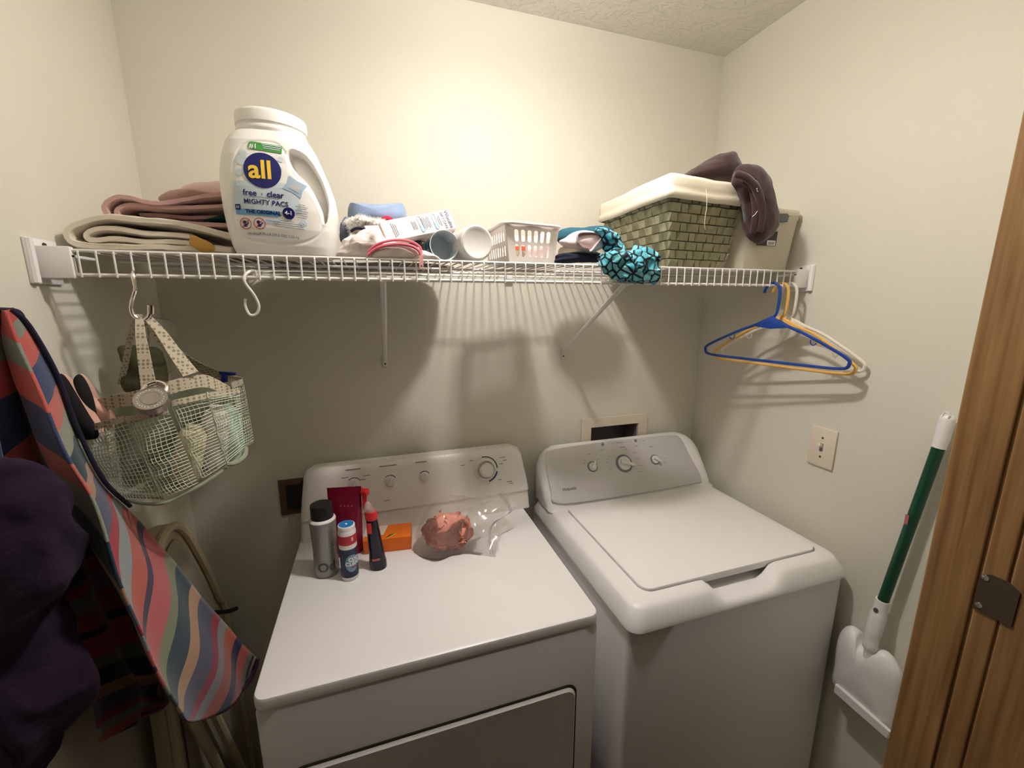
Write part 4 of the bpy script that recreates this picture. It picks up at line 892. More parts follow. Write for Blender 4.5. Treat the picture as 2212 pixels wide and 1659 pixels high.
# grey bottle
p = stand(709, 1249); yb = p.y+.028; b0 = Vector((at(709, 1250, y=yb).x, yb, DT))
t = thing('grey_bottle', 'tall silver-grey bottle with a black cap at the left of the dryer top', 'bottle', b0)
mesh('bottle_body', lathe([(.0001, 0), (.027, .0005), (.0295, .004), (.0305, .012), (.0295, .035), (.0285, .07), (.0300, .11), (.0310, .140), (.0300, .150), (.027, .153), (.0001, .154)], Matrix.Translation(b0), 40), M['bottlegrey'], t)
mesh('shoulder_band', lathe([(.0305, .1465), (.031, .1485), (.0295, .1515), (.027, .154), (.0001, .1545)], Matrix.Translation(b0), 40), M['whiteprint'], t)
mesh('cap', lathe([(.0262, .153), (.0262, .185), (.0252, .1885), (.0225, .1895), (.0001, .188)], Matrix.Translation(b0), 36), M['black'], t)
def wrapcyl(g, c, r, a0, z0):
    return fmap(g, lambda v: Vector((c.x+(r+v.z)*math.sin(a0+v.x/r), c.y-(r+v.z)*math.cos(a0+v.x/r), z0+v.y)))
mesh('lettering', wrapcyl(subdiv(text2d('Od', .034, .020), 0), b0, .0305, .12, b0.z+.030), M['ink'], t, smooth=False)
mesh('printing', join(*[wrapcyl(rect2(.016-.0016*(i % 3), .0011, 4, 1), b0, .0312, .62+.05*(i % 2), b0.z+.125-.0065*i) for i in range(7)]), M['ink'], t, smooth=False)
# stain remover bottle
b0 = at(756, 1255, z=DT); b0.y += .018; b0.x = at(758, 1255, y=b0.y).x
t = thing('stain_remover_bottle', 'small navy and white stain remover bottle with a blue cap, frontmost on the dryer', 'bottle', b0)
mesh('bottle_body', lathe([(.0001, 0), (.0190, .0005), (.0205, .003), (.0205, .102), (.0001, .103)], Matrix.Translation(b0), 40), M['plastic'], t)
lbm = mesh('label', lathe([(.0208, .010), (.0208, .086)], Matrix.Translation(b0), 40, cap=False), M['bottlenavy'], t, label='navy label with pale star')
mesh('white_collar', lathe([(.0210, .086), (.0213, .090), (.0213, .128), (.0200, .1325), (.0195, .134), (.0200, .136), (.0200, .143), (.0188, .1448), (.0165, .1450)], Matrix.Translation(b0), 40, cap=False), M['plastic'], t)
mesh('red_band', lathe([(.0216, .098), (.0216, .122)], Matrix.Translation(b0), 40, cap=False), M['redprint'], t)
mesh('cap_disc', lathe([(.0175, .1440), (.0172, .1456), (.0001, .1450)], Matrix.Translation(b0), 36), M['capblue'], t)
mesh('cap_nub', lathe([(.003, .145), (.0025, .1462), (.0001, .1465)], Matrix.Translation(b0), 12), M['whiteprint'], t)
mesh('star_print', wrapcyl(disc(.017, .023, 36), b0, .0210, .42, b0.z+.048), M['starblue'], lbm, smooth=False)
for s_, zz, sz in (('OXI', .058, .0145), ('CLEAN', .047, .0135)): mesh('lettering', wrapcyl(subdiv(text2d(s_, sz, .03), 0), b0, .0214, .62, b0.z+zz), M['whiteprint'], lbm, smooth=False)
mesh('lettering', wrapcyl(text2d('5', .012, .02), b0, .0220, .62, b0.z+.112), M['whiteprint'], t, smooth=False)
mesh('print_arc', wrapcyl(rect2(.016, .0035, 6, 1), b0, .0214, .62, b0.z+.037), M['redprint'], lbm, smooth=False)
# wine-red pouch
yp = 1.135
wq = lambda px, py, y=yp: at(px, py, y)
t = thing('refill_pouch', 'wine-red foil stand-up pouch with a red spout behind the bottles', 'pouch', (at(755, 1180, yp).x, yp, DT))
TL_, TR_ = at(706, 1054, yp), at(780, 1050, yp); BL_, BR_ = Vector((at(716, 1180, yp).x, yp, DT)), Vector((at(784, 1180, yp).x, yp, DT))
def pouch(sg):
    def f(a, b):
        p = (BL_*(1-a)+BR_*a)*(1-b)+(TL_*(1-a)+TR_*a)*b
        d = .022*(1-b**1.6)*math.sin(pi*a)**.6 if 0 < a < 1 else 0
        return p+Vector((0, sg*d+nz(p, 40, .002, 3)*(1-b), 0))
    return grid(f, 16, 18)
g = join(pouch(1), pouch(-1)); mesh('pouch_body', g, M['wine'], t)
mesh('printing', join(*[fmap(rect2(.004, .005, 1, 1), lambda v, i=i: at(736+8*i, 1093, yp-.016)+Vector((v.x, 0, v.y))) for i in range(4)]), M['pinklabel'], t, smooth=False)
mesh('spout_cap', join(lathe([(.0001, 0), (.009, .001), (.010, .004), (.010, .016), (.0001, .018)], frame(at(782, 1064, yp-.006), (0, 0, 1), (.9, -.45, .25)), 16), slab([at(781, 1056, yp-.012), at(793, 1058, yp-.012), at(792, 1100, yp-.012), at(783, 1102, yp-.012)], (0, .012, 0), .003)), M['red'], t)
# red-capped navy spray bottle
b0 = at(817, 1234, z=DT); b0.y += .017; b0.x = at(819, 1234, y=b0.y).x
t = thing('squeeze_bottle', 'slim dark navy bottle with a red collar and clear cap, right of the wine pouch', 'bottle', b0)
def oval(z, rx, ry, dx=0): return [b0+Vector((dx+rx*math.cos(2*pi*i/32), ry*math.sin(2*pi*i/32), z)) for i in range(32)]
lean = lambda z: -.010*z/.15
R = [oval(z, rx, ry, lean(z)) for z, rx, ry in ((0, .017, .013), (.003, .0205, .0165), (.02, .0215, .0175), (.045, .0185, .016), (.10, .0160, .0145), (.135, .0140, .013), (.142, .0135, .0125))]
mesh('bottle_body', loft(R), M['darkliquid'], t)
R = [oval(z, rx, rx, lean(z)) for z, rx in ((.140, .0145), (.142, .0152), (.158, .0150), (.161, .0140))]
mesh('collar', loft(R), M['red'], t)
R = [oval(z, rx, rx, lean(z)-(.004 if z > .165 else 0)) for z, rx in ((.160, .0120), (.168, .0125), (.176, .0095), (.184, .0065), (.188, .002))]
mesh('clear_cap', loft(R), M['clearcap'], t)
mesh('red_label', fmap(rect2(.012, .029, 5, 5), lambda v: b0+Vector((lean(.12)-.0085+v.x, -.0165+40*(v.x-.003)**2, .122+v.y))), M['red'], t)
mesh('pink_label', fmap(rect2(.019, .006, 8, 2), lambda v: b0+Vector((lean(.03)-.003+v.x, -.0176+12*v.x**2, .033+v.y))), M['pinklabel'], t)
# orange box
o1, o2 = at(786, 1198, z=DT), at(889, 1186, z=DT)
uo = (o2-o1); Lo = uo.length; uo.normalize(); vo = Vector((-uo.y, uo.x, 0))
t = thing('orange_box', 'small bright orange cardboard box with a torn tab behind the slim navy bottle', 'box', (o1+o2)/2)
om = Matrix((uo, vo, Vector((0, 0, 1)))).transposed().to_4x4(); om.translation = o1
mesh('box_body', xf(rbox((Lo/2, .038, .020), (Lo, .076, .040), .0015), om), M['orange'], t)
mesh('white_panel', xf(([Vector(q) for q in ((.0, .073, .0404), (.062, .073, .0404), (.052, .022, .0404), (.0, .022, .0404))], [[0, 1, 2, 3]]), om), M['paper'], t, smooth=False)
mesh('torn_slot', xf(slab([(.060, .004, .0398), (.078, .018, .0398), (.084, .024, .0398), (.068, .018, .0398)], (0, 0, .0008), .0002), om), M['black'], t, smooth=False)
mesh('torn_edge', xf(slab([(.060, -.0003, .0400), (.063, -.0003, .0400), (.088, .020, .0400), (.086, .024, .0400)], (0, 0, .0014), .0002), om), M['yellow'], t, smooth=False)
mesh('tab', xf(slab([(.0, -.0006, .040), (.062, -.0006, .040), (.058, -.0006, .022), (.050, -.0006, .014), (.0, -.0006, .014)], (0, -.0012, 0), .0004), om), M['orange'], t, smooth=False)
# loofah in a zip bag
c = at(962, 1165, z=DT); c = Vector((at(967, 1142, y=1.07).x, 1.07, DT+.053))
gs = []; rl = random.Random(9)
for k in range(190):
    d = Vector((rl.gauss(0, 1), rl.gauss(0, 1), rl.gauss(0, 1))).normalized(); r0 = rl.uniform(.55, 1)
    o = c+Vector((d.x*.068, d.y*.050, d.z*.050))*r0; u1 = d.orthogonal().normalized(); u1 = Matrix.Rotation(rl.uniform(0, 6.28), 3, d) @ u1; v1 = d.cross(u1)
    w_ = rl.uniform(.010, .017); ph = rl.uniform(0, 6)
    def f(a, b): 
        x = (a-.5)*2; return o+u1*x*w_*1.5+d*(b*.010*(1-x*x*.6)-.012*x*x)+v1*(.005*math.sin(x*6+ph)*b)
    gs.append(grid(f, 8, 2))
g = join(*gs); g = ([Vector((v.x, v.y, max(v.z, DT+.002))) for v in g[0]], g[1])
core = ([c+Vector((v.x*.064, v.y*.048, v.z*.048))+nzv(v, 4, .006, 2) for v in lathe([(math.sin(pi*i/12)+.001, -math.cos(pi*i/12)) for i in range(13)], None, 20)[0]], lathe([(math.sin(pi*i/12)+.001, -math.cos(pi*i/12)) for i in range(13)], None, 20)[1])
mesh('bath_loofah', join(g, core), M['loofah'], label='coral pink net bath puff inside the clear zip bag', cat='bath puff', ang=0)
zb = dict(tl=at(915, 1100, 1.155), bl=at(913, 1196, z=DT), tr=at(1082, 1070, 1.12), br=at(1062, 1198, z=DT))
t = thing('zip_bag', 'clear plastic zip bag with blue zip lines holding the coral bath puff on the dryer', 'plastic bag', (c.x, c.y, DT))
bo = [(902, 1160), (908, 1125), (925, 1095), (950, 1078), (1000, 1080), (1050, 1076), (1082, 1066)]
top = spline([at(898, 1150, 1.10), at(915, 1112, 1.12), at(945, 1078, 1.13), at(990, 1070, 1.135), at(1040, 1076, 1.135), at(1083, 1064, 1.145), at(1100, 1072, 1.14)], 5)
bot = spline([at(900, 1196, z=DT+.001), at(915, 1205, z=DT+.001), at(945, 1210, z=DT+.001), at(975, 1200, z=DT+.001), at(1010, 1196, z=DT+.001), at(1045, 1200, z=DT+.001), at(1070, 1204, z=DT+.001)], 5)
N_ = len(top)
def bagf(sg):
    def f(a, b):
        i = a*(N_-1); i0 = int(min(i, N_-2)); k = i-i0
        T_ = top[i0].lerp(top[i0+1], k); B_ = bot[i0].lerp(bot[i0+1], k); p = B_.lerp(T_, b)
        bul = (.066 if sg < 0 else .024)*math.sin(pi*b)**.7*math.exp(-((a-.38)/.30)**2)*1.0
        n_ = Vector((0, -.75, .65)) if sg < 0 else Vector((0, .8, .0))
        q = p+n_*bul+nzv(p, 28, .005, 5+sg)*min(1, 4*b*(1-b)+.2)+nzv(p, 70, .002, 6)
        q.z = max(q.z, DT+.0006); return q
    return grid(f, 46, 22)
mesh('film', bagf(-1), M['film'], t, ang=0); mesh('film', bagf(1), M['film'], t, ang=0)
zl = [at(1077, 1068, 1.14), at(1090, 1082, 1.125), at(1100, 1097, 1.11), at(1101, 1106, 1.095), at(1085, 1118, 1.08), at(1068, 1128, 1.07), at(1058, 1143, 1.055), at(1056, 1165, 1.04), at(1060, 1198, z=DT+.002)]
mesh('zip_line', tube(spline(zl, 5), .0006, 5), M['zipblue'], t); mesh('zip_line', tube(spline([q+Vector((.005, .001, .0012)) for q in zl[:-1]]+[at(1066, 1199, z=DT+.002)], 5), .0006, 5), M['zipblue'], t)
sg2 = grid(lambda a, b: (lambda q: Vector((q.x, q.y, max(q.z, DT+.001))))(spline(zl, 5)[int(a*40)]+Vector((.004+.022*b, .004*b, .010*b*math.sin(a*3)))), 40, 4)
mesh('lip', sg2, M['film'], t, ang=0)

# ============================================================ shower caddy hanging at the left
hp = Vector((-.400, .927, 1.590))
t = thing('shower_caddy', 'sage green mesh shower caddy tote with dotted straps, hanging from the metal S hook', 'caddy', (-.40, .93, 1.25))
def bil(TLp, TRp, BLp, BRp, bul, bd=Vector((-.25, -1, 0)), seed=0):
    bd = bd.normalized()
    return lambda u, v: (BLp*(1-u)+BRp*u)*(1-v)+(TLp*(1-u)+TRp*u)*v+bd*bul*(math.sin(pi*u)**.7)*(.5+.5*math.sin(pi*min(v*1.15, 1)))+nzv(BLp*(1-u)+BRp*u+Vector((0, 0, v)), 9, .004, seed)*min(1, 6*u*(1-u))
def netpanel(name, TLp, TRp, BLp, BRp, bul, seed=0, **k):
    f = bil(TLp, TRp, BLp, BRp, bul, seed=seed); nu = max(4, round((TRp-TLp).length/.0066)); nv = max(4, round((TLp-BLp).length/.0066))
    o = mesh(name, grid(f, nu, nv), M['net'], t, smooth=False); md = o.modifiers.new('net', 'WIREFRAME'); md.thickness = .0017; md.use_even_offset = False; md.use_replace = True
    n2 = 14; P = [f(i/n2, 1.0) for i in range(n2+1)]
    rb = [[p_+Vector((0, 0, z))+Vector((-.2, -1, 0))*y for p_ in P] for z, y in ((.001, .001), (-.010, .0018), (-.010, -.001), (.001, -.001))]
    V, F = loft([[rb[j][i] for j in range(4)] for i in range(n2+1)]); mesh('binding', (V, F), M['dots'], t)
    return f
def A3(px, py, y): return at(px, py, y)
pk = [((154, 934, .90), (268, 899, .862), (242, 1072, .925), (346, 1080, .885), .014), ((272, 901, .862), (362, 880, .872), (350, 1076, .886), (428, 1042, .905), .016),
      ((368, 868, .882), (445, 850, .915), (433, 1032, .907), (488, 1000, .943), .018), ((447, 848, .915), (517, 838, .965), (489, 1001, .943), (527, 966, .985), .016)]
for i, (a, b, c_, d_, bl) in enumerate(pk): netpanel('mesh_pocket', A3(*a), A3(*b), A3(*c_), A3(*d_), bl, i)
# main compartment front, back and sides
FTL, FTM, FTR = A3(215, 866, .915), A3(330, 848, .892), A3(500, 826, .975)
FBL, FBM, FBR = A3(250, 1068, .945), A3(352, 1072, .898), A3(526, 962, .995)
bk = Vector((.045, .135, .0)); 
netpanel('mesh_panel', FTL+bk, FTR+bk*.25, FBL+bk*.8, FBR+bk*.25, -.004, 9)
netpanel('mesh_panel', FTL+bk, FTL, FBL+bk*.8, FBL, 0, 10); netpanel('mesh_panel', FTR, FTR+bk*.25, FBR, FBR+bk*.25, 0, 11)
ib = bil(FTL, FTR, FBL, FBR, 0)
mesh('lining', fmap(grid(lambda u, v: (FBL*(1-u)+FBR*u)*(1-v)+(FTL*(1-u)+FTR*u)*v+Vector((.004, .018, 0)), 10, 6), lambda q: q), M['netin'], t)
mesh('caddy_base', loft([[q+Vector((0, 0, z)) for q in (FBL, FBM, FBR, FBR+bk*.25, FBL+bk*.8)] for z in (0, -.006)]), M['netin'], t, smooth=False)
# dotted top band
def band(P, h, name='top_band'):
    P = spline(P, 8); V, F = loft([[p_+Vector((0, -.0015, 0)), p_+Vector((0, -.002, -h)), p_+Vector((0, .001, -h)), p_+Vector((0, .001, 0))] for p_ in P]); return mesh(name, (V, F), M['dots'], t)
band([A3(212, 862, .912), A3(250, 852, .895), A3(290, 845, .886), A3(345, 829, .888), A3(400, 814, .905), A3(444, 810, .935), A3(480, 826, .968), A3(497, 836, .975)], .024)
band([FTL+bk+Vector((0, 0, .004)), (FTL+FTR)/2+bk*.9+Vector((0, 0, .010)), FTR+bk*.25+Vector((0, 0, .004))], .024)
for sx, ex, w0 in (((262, 1066), (348, 1084), 0),): pass
mesh('piping', tube(spline([FBL+Vector((0, -.004, 0)), A3(300, 1086, .905), A3(346, 1088, .882), A3(380, 1076, .890), A3(430, 1050, .905), A3(490, 1010, .945), A3(529, 975, .99)], 8), .0034, 8), M['netin'], t)
mesh('piping', tube(spline([A3(490, 1003, .935), A3(510, 1000, .942), A3(528, 985, .965), A3(531, 968, .99)], 6), .005, 8), M['netin'], t)
# straps
def strap(P, w0, w1, sidev, name='strap'):
    P = spline(P, 8); n_ = len(P); sv = Vector(sidev).normalized(); R = []
    for i, p_ in enumerate(P):
        w_ = (w0+(w1-w0)*i/(n_-1))/2; R.append([p_-sv*w_, p_+sv*w_, p_+sv*w_+Vector((0, .0016, 0)), p_-sv*w_+Vector((0, .0016, 0))])
    return mesh(name, loft(R), M['dots'], t)
strap([hp, A3(303, 720, .912), A3(312, 780, .898), A3(323, 848, .885)], .010, .024, (1, 0, 0))
strap([hp+Vector((.006, .004, 0)), A3(345, 715, .925), A3(380, 765, .915), A3(412, 808, .905)], .010, .024, (.8, .4, .25))
strap([hp+Vector((0, .006, 0)), hp+Vector((.026, .06, -.08)), (FTL*.45+FTR*.55)+bk*.9], .012, .036, (1, .2, 0))
strap([hp+Vector((-.004, .006, 0)), A3(280, 735, .98), A3(262, 830, 1.03)], .008, .012, (1, 0, 0))
# padlock
pc = at(327, 864, .855); pn = Vector((.10, -.66, .74)).normalized(); pm = frame(pc-pn*.011, (1, 0, .05), pn) @ Matrix.Scale(.70, 4)
t2 = thing('padlock', 'round steel padlock clipped to the front strap of the mesh caddy', 'padlock', pc)
mesh('lock_body', lathe([(.0001, 0), (.0335, .0), (.0355, .002), (.0355, .021), (.0340, .0235), (.0325, .0235), (.0318, .0225), (.0185, .0225), (.0180, .0235), (.0168, .0238), (.0001, .0242)], pm, 48), M['lock'], t2, ang=30)
mesh('engraving', join(*[xf(fmap(text2d(ch, .0062, .02), lambda v: v), pm @ Matrix.Rotation(-a, 4, 'Z') @ Matrix.Translation((0, .025, .0226))) for ch, a in [('IIII', .3*k_) for k_ in range(-4, 17)]]), M['whiteprint'], t2, smooth=False) if False else None
mesh('dial_ring', lathe([(.0192, .0226), (.0196, .0236), (.0202, .0226)], pm, 40, cap=False), M['chrome'], t2)
mesh('engraved_ring', join(*[xf(rbox((0, .0262, .0228), (.0022, .0026, .0003), 0), pm @ Matrix.Rotation(2*pi*i/26, 4, 'Z')) for i in range(26) if i % 7]), M['whiteprint'], t2, smooth=False)
sh = [pm @ Vector(q) for q in ((-.022, .024, .011), (-.023, .040, .011), (-.018, .052, .011), (0, .060, .011), (.018, .052, .011), (.023, .040, .011), (.022, .024, .011))]
mesh('shackle', tube(spline(sh, 6), .0040, 10), M['chrome'], t2)
# slippers and bottles in the caddy
def slipper(out, edge, y, lab):
    t3 = thing('slipper', lab, 'slipper', at(*out[0], y), 'pair of slippers in the shower caddy')
    g = blob([at(a, b, y) for a, b in out], .010, (.35, 1, 0), rings=8, n=6, flat=.3); mesh('sole', g, M['slipperblack'], t3, ang=0)
    g = blob([at(a, b, y+.013) for a, b in edge], .010, (.35, 1, 0), rings=8, n=6, flat=.2); mesh('upper', g, M['slipperpink'], t3, ang=0)
slipper([(121, 818), (128, 808), (139, 812), (160, 845), (190, 895), (208, 925), (212, 945), (185, 950), (158, 940), (138, 900), (125, 855)], [(133, 808), (146, 812), (160, 832), (190, 880), (222, 925), (218, 945), (205, 935), (170, 870), (145, 830)], .872, 'left slipper with black sole and blush edge sticking out of the mesh caddy')
slipper([(161, 822), (166, 810), (176, 811), (190, 835), (202, 870), (208, 905), (200, 915), (185, 885), (168, 850)], [(174, 809), (186, 816), (193, 838), (200, 862), (222, 875), (249, 902), (240, 925), (222, 930), (205, 900), (190, 850)], .892, 'right slipper with black sole and blush toe strap beside the padlock')
def bott(name, lab, px, py, y, r, h, m, ang=.25):
    p_ = at(px, py, y); mm = Matrix.Translation(p_) @ Matrix.Rotation(-ang*.5, 4, 'Y')
    return mesh(name, lathe([(.0001, 0), (r*.9, .001), (r, .006), (r, h*.82), (r*.75, h*.92), (r*.5, h*.93), (r*.5, h), (.0001, h)], mm, 24), m, label=lab, cat='bottle')
bott('toiletry_bottle', 'pale yellow toiletry bottle in the second mesh pocket of the caddy', 400, 1035, .925, .024, .11, M['palebottle'], -.5)
bott('toiletry_bottle', 'white toiletry bottle with black lines in the third mesh pocket of the caddy', 462, 1005, .955, .023, .125, M['whitebottle'], -.3)
pbm = at(505, 985, 1.005)
t3 = thing('pump_bottle', 'pale green bottle with a navy blue pump in the right pocket of the caddy', 'bottle', pbm)
mesh('bottle_body', lathe([(.0001, 0), (.020, .001), (.022, .006), (.022, .10), (.014, .118), (.010, .12), (.010, .126), (.0001, .127)], Matrix.Translation(pbm), 24), M['greenbottle'], t3)
pt = at(484, 830, 1.0)
mesh('pump_stem', tube([Vector((pbm.x, pbm.y, pbm.z+.12)), Vector((pt.x, pt.y, pt.z-.004)), at(484, 808, 1.0)], [.010, .006, .0065], 12), M['pumpblue'], t3)
mesh('pump_spout', join(slab([at(471, 803, .996), at(508, 806, .996), at(508, 811, .996), at(494, 812, .996), at(474, 810, .996)], (0, .010, 0), .002)), M['pumpblue'], t3)
cloth('washcloth', [(270, 840), (262, 780), (258, 752), (290, 748), (330, 750), (352, 770), (362, 800), (362, 835), (320, 850)], 1.03, .018, M['olive'], 'dark olive cloth standing behind the straps inside the caddy', 'cloth', 30, .005, 41, sub=0)
pch = spline([at(318, 690, 1.06), at(345, 688, 1.06), at(370, 696, 1.06), at(382, 712, 1.06), at(378, 740, 1.06), at(372, 800, 1.05), at(320, 815, 1.05), at(316, 740, 1.06)], 6, True)
mesh('clear_pouch', slab(pch, (0, .012, 0), .004), M['film'], label='clear plastic pouch rising behind the right strap of the caddy', cat='pouch')

# ============================================================ striped towel and purple garment on the left wall
def lerpc(P, tt):
    i = tt*(len(P)-1); i0 = int(min(i, len(P)-2)); return P[i0].lerp(P[i0+1], i-i0)
Rr = spline([at(22, 668, x=-.485), at(62, 705, x=-.480), at(122, 810, x=-.474), at(168, 930, x=-.468), at(225, 1040, x=-.455), at(292, 1105, .93), at(380, 1205, .955), at(450, 1300, .968), at(520, 1375, .972), at(560, 1425, .965)], 6)
Fo = spline([at(12, 672, x=-.482), at(40, 760, .745), at(80, 860, .725), at(130, 985, .71), at(185, 1090, .70), at(235, 1230, .69), at(280, 1340, .69), at(325, 1440, .70), at(362, 1510, .72), at(395, 1556, .75)], 6)
Fi = spline([at(16, 672, x=-.492), at(44, 760, x=-.495), at(84, 860, x=-.495), at(134, 985, x=-.492), at(189, 1090, x=-.49), at(240, 1230, x=-.485), at(286, 1340, x=-.48), at(331, 1440, x=-.475), at(368, 1500, x=-.47), at(340, 1535, x=-.465)], 6)
Ll = spline([at(-15, 680, x=-.49), at(-40, 800, x=-.485), at(-20, 950, x=-.485), at(20, 1100, x=-.482), at(60, 1220, x=-.480), at(90, 1300, x=-.478), at(130, 1375, x=-.472), at(175, 1440, x=-.465), at(215, 1520, x=-.46), at(236, 1600, x=-.455)], 6)
def panel(A_, B_, u0, u1, seed, bul=.0, cut=1.0, dv=.0, nu=26, nv=80, fold=.008, ext=Vector((0, 0, 0))):
    uv = []; 
    def f(u, v):
        tt = (1-v); a = lerpc(A_, tt); b = lerpc(B_, tt); p = a.lerp(b, u)
        n = (b-a).cross(Vector((0, 0, 1))); n = n.normalized() if n.length > 1e-6 else Vector((1, 0, 0))
        w_ = (b-a).length
        p = p+n*(-bul*math.sin(pi*u)*min(1, w_/.1)+fold*math.sin(u*9+seed+tt*2)*min(1, w_/.15))+nzv(p, 9, .006, seed)*min(1, 3*w_)
        p = p+ext*math.sin(pi*min(1, u*1.0))**.8*max(0, (tt-.72)/.28)**2
        return p
    g = grid(f, nu, nv)
    for j in range(nv+1):
        for i in range(nu+1):
            u, tt = i/nu, 1-j/nv; s_ = 1-u
            uv.append((u, max(0.001, min(.999, tt*.97+dv*((1-u)**1.25)*min(1, tt*1.6)+.02*noise.noise(Vector((u*2, tt*3, seed)))))))
    return g, uv
t = thing('striped_towel', 'coral, navy, tan and teal striped towel hanging from the white wall hook by a cord', 'towel', (-.45, .80, .80))
g, uv = panel(Fo, Rr, 0, 1, 1, .020, dv=-.20, ext=at(512, 1530, .9)-(at(395, 1556, .75)+at(560, 1425, .965))/2); o = mesh('main_drape', g, M['stripes'], t, uv=uv, solid=.004, ang=0)
g, uv = panel(Ll, Fi, 0, 1, 2, .010, dv=-.06, fold=.014); uv = [(a, b*.92) for a, b in uv]; o = mesh('back_drape', g, M['stripes'], t, uv=uv, solid=.004, ang=0)
mesh('edge_piping', tube([q+Vector((.002, -.002, 0)) for q in Rr[:30]], .0035, 8), M['cord'], t)
mesh('end_hem', tube(spline([lerpc(Rr, 1)+Vector((-.002, 0, .004)), at(540, 1470, .955), at(480, 1530, .92), at(430, 1550, .885), lerpc(Fo, 1)], 6), .004, 8), mat('wine_hem', srgb(60, 28, 46), .9), t)
hk = Vector((LX+.026, .768, 1.608))
mesh('hanging_cord', tube(spline([at(55, 700, x=-.482), at(38, 672, x=-.484), hk+Vector((.010, .0, -.004)), hk+Vector((.004, 0, .012)), hk+Vector((-.006, -.006, .0)), at(12, 680, x=-.49), at(0, 700, x=-.49)], 6), .0028, 8), M['cord'], t)
PG = [(-60, 985), (-20, 985), (20, 1012), (70, 1045), (115, 1085), (150, 1130), (160, 1200), (150, 1250), (110, 1285), (72, 1320), (58, 1355), (72, 1400), (100, 1432), (138, 1470), (162, 1508), (150, 1560), (126, 1615), (95, 1675), (60, 1760), (-120, 1760), (-160, 1400), (-120, 1100)]
g = blob([at(a, b, .655) for a, b in PG], .055, (.3, 1, 0), rings=20, n=8, flat=.0)
g = (crumple(g, 8, .014, 51)[0], g[1]); g = (crumple(g, 26, .010, 52)[0], g[1]); g = ([Vector((v.x+.010*math.sin(v.z*16+v.y*60), v.y, v.z)) for v in g[0]], g[1]); g = ([Vector((max(v.x, LX+.004), v.y, v.z)) for v in g[0]], g[1])
mesh('purple_garment', g, M['purple'], label='dark purple garment hanging in front of the striped towel at the left edge', cat='clothing', ang=0)

# ============================================================ ironing board leaning on the left wall
t = thing('ironing_board', 'almond ironing board stood on end between the striped towel and the back wall', 'ironing board', (-.47, 1.08, 0))
xb = -.472
O = [(1.285, .05), (1.285, .70), (1.255, .80), (1.215, .90), (1.17, .99), (1.125, 1.07), (1.08, 1.112), (1.03, 1.122), (.985, 1.10), (.955, 1.03), (.94, .94), (.93, .80), (.925, .05)]
out = spline([Vector((xb, y, z)) for y, z in O], 5, True)
mesh('padded_top', slab(out, (-.032, 0, 0), .010), M['boardcover'], t)
inn = [Vector((xb+.004, 1.11+(q.y-1.11)*.86, q.z-.022)) for q in out]
mesh('rim_tube', tube([Vector((xb+.006, 1.11+(q.y-1.11)*.95, q.z-.008)) for q in out], .0095, 8, closed=True), M['boardmetal'], t)
mesh('perforated_deck', slab([Vector((xb+.003, 1.11+(q.y-1.11)*.74, q.z-.045)) for q in out], (.003, 0, 0), .001), mat('deck_grey', srgb(165, 158, 140), .5), t)
for yy0, yy1 in ((.93, 1.12), (1.0, 1.19)): mesh('leg', tube([(xb+.030, yy0, .78), (xb+.034, yy1, .18)], .011, 10), M['boardmetal'], t)
mesh('height_lever', tube(spline([(xb+.010, 1.20, .78), (xb+.030, 1.23, .755), (xb+.045, 1.25, .745)], 5), .006, 8), M['black'], t)

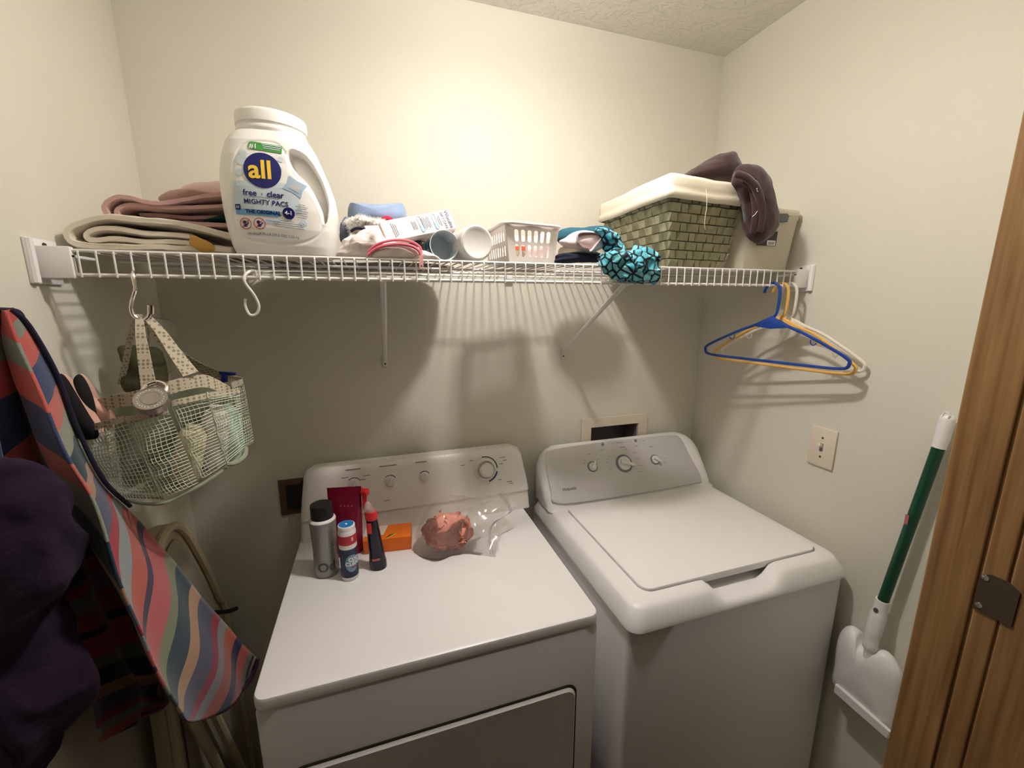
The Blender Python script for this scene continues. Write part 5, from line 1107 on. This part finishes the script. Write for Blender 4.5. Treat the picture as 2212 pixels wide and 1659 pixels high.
# ============================================================ dustpan with long green handle on the right wall
xd = 1.158
t = thing('long_handled_dustpan', 'white dustpan with a dark green pole handle leaning on the right wall beside the door', 'dustpan', at(1885, 1400, x=xd))
D_ = lambda a, b, x=xd: at(a, b, x=x)
mesh('pole', tube([D_(2028, 965, 1.180), D_(1905, 1305, 1.168)], .0115, 16), M['gdark'], t)
st = D_(1960, 1120, 1.163); mesh('sticker', fmap(rect2(.007, .024, 3, 3), lambda v: D_(1958, 1122, 1.160)+Vector((.0, v.x, v.y))), M['pinklabel'], t)
gp = [D_(2028, 967, 1.180), D_(2034, 950, 1.181), D_(2044, 915, 1.182), D_(2050, 897, 1.183)]
mesh('grip', tube(spline(gp, 4), [.0125]*4+[.0135]*6+[.0135, .012, .009], 14), M['plastic'], t)
gd = (gp[3]-gp[0]).normalized(); mesh('hang_hole', tube([gp[3]+Vector((-.011, 0, 0))+(Vector((0, math.cos(a)*.0055, math.sin(a)*.008))) for a in [2*pi*i/16 for i in range(16)]], .0018, 6, closed=True), M['plastic'], t)
col = [D_(1907, 1296, 1.168), D_(1900, 1320, 1.166), D_(1888, 1360, 1.160), D_(1880, 1392, 1.156), D_(1876, 1420, 1.154)]
mesh('socket_collar', tube(spline(col, 5), [.0145]*6+[.0175]*6+[.0155]*5+[.011]*4, 14), M['plastic'], t)
hn = D_(1890, 1320, 1.145); mesh('collar_hole', lathe([(.0001, 0), (.0062, 0), (.0062, .0015), (.0001, .002)], frame(at(1892, 1318, x=1.151), (0, 0, 1), (-1, -.2, .1)), 16, sy=.8), M['capblue'] if False else M['ink'], t)
PO = [(1806, 1430), (1812, 1380), (1824, 1356), (1840, 1352), (1856, 1366), (1864, 1388), (1885, 1402), (1908, 1404), (1930, 1424), (1948, 1462), (1945, 1510), (1925, 1585), (1870, 1540), (1805, 1482)]
g = blob([D_(a, b, 1.172) for a, b in PO], .034, (1, 0, 0), rings=10, n=8); g = ([Vector((min(v.x, 1.2), v.y, v.z)) for v in g[0]], g[1])
mesh('pan', g, M['plastic'], t, ang=0)
mesh('front_lip', slab([D_(a, b, 1.140) for a, b in [(1803, 1478), (1860, 1526), (1922, 1582), (1916, 1596), (1855, 1545), (1800, 1494)]], (.010, 0, 0), .003), M['plastic'], t)

# flat cloth lying on the wires under the middle group of things
fc = [(-.30, 1.10), (-.26, 1.30), (-.10, 1.318), (.08, 1.31), (.14, 1.31), (.20, 1.28), (.22, 1.20), (.19, 1.12), (.12, 1.08), (.02, 1.085), (-.05, 1.12), (-.18, 1.105)]
g = slab(spline([Vector((a, b, TOPZ-.0002)) for a, b in fc], 6, True), (0, 0, .004), .0015)
g = ([v+Vector((0, 0, .0015*abs(noise.noise(v*30)))) for v in g[0]], g[1])
mesh('flat_cloth', g, mat('dull_grey_cloth', srgb(150, 142, 135), .9, noise_col=(25, srgb(110, 104, 100))), label='dull grey cloth spread flat on the shelf wires under the carton and wash bag', cat='cloth')
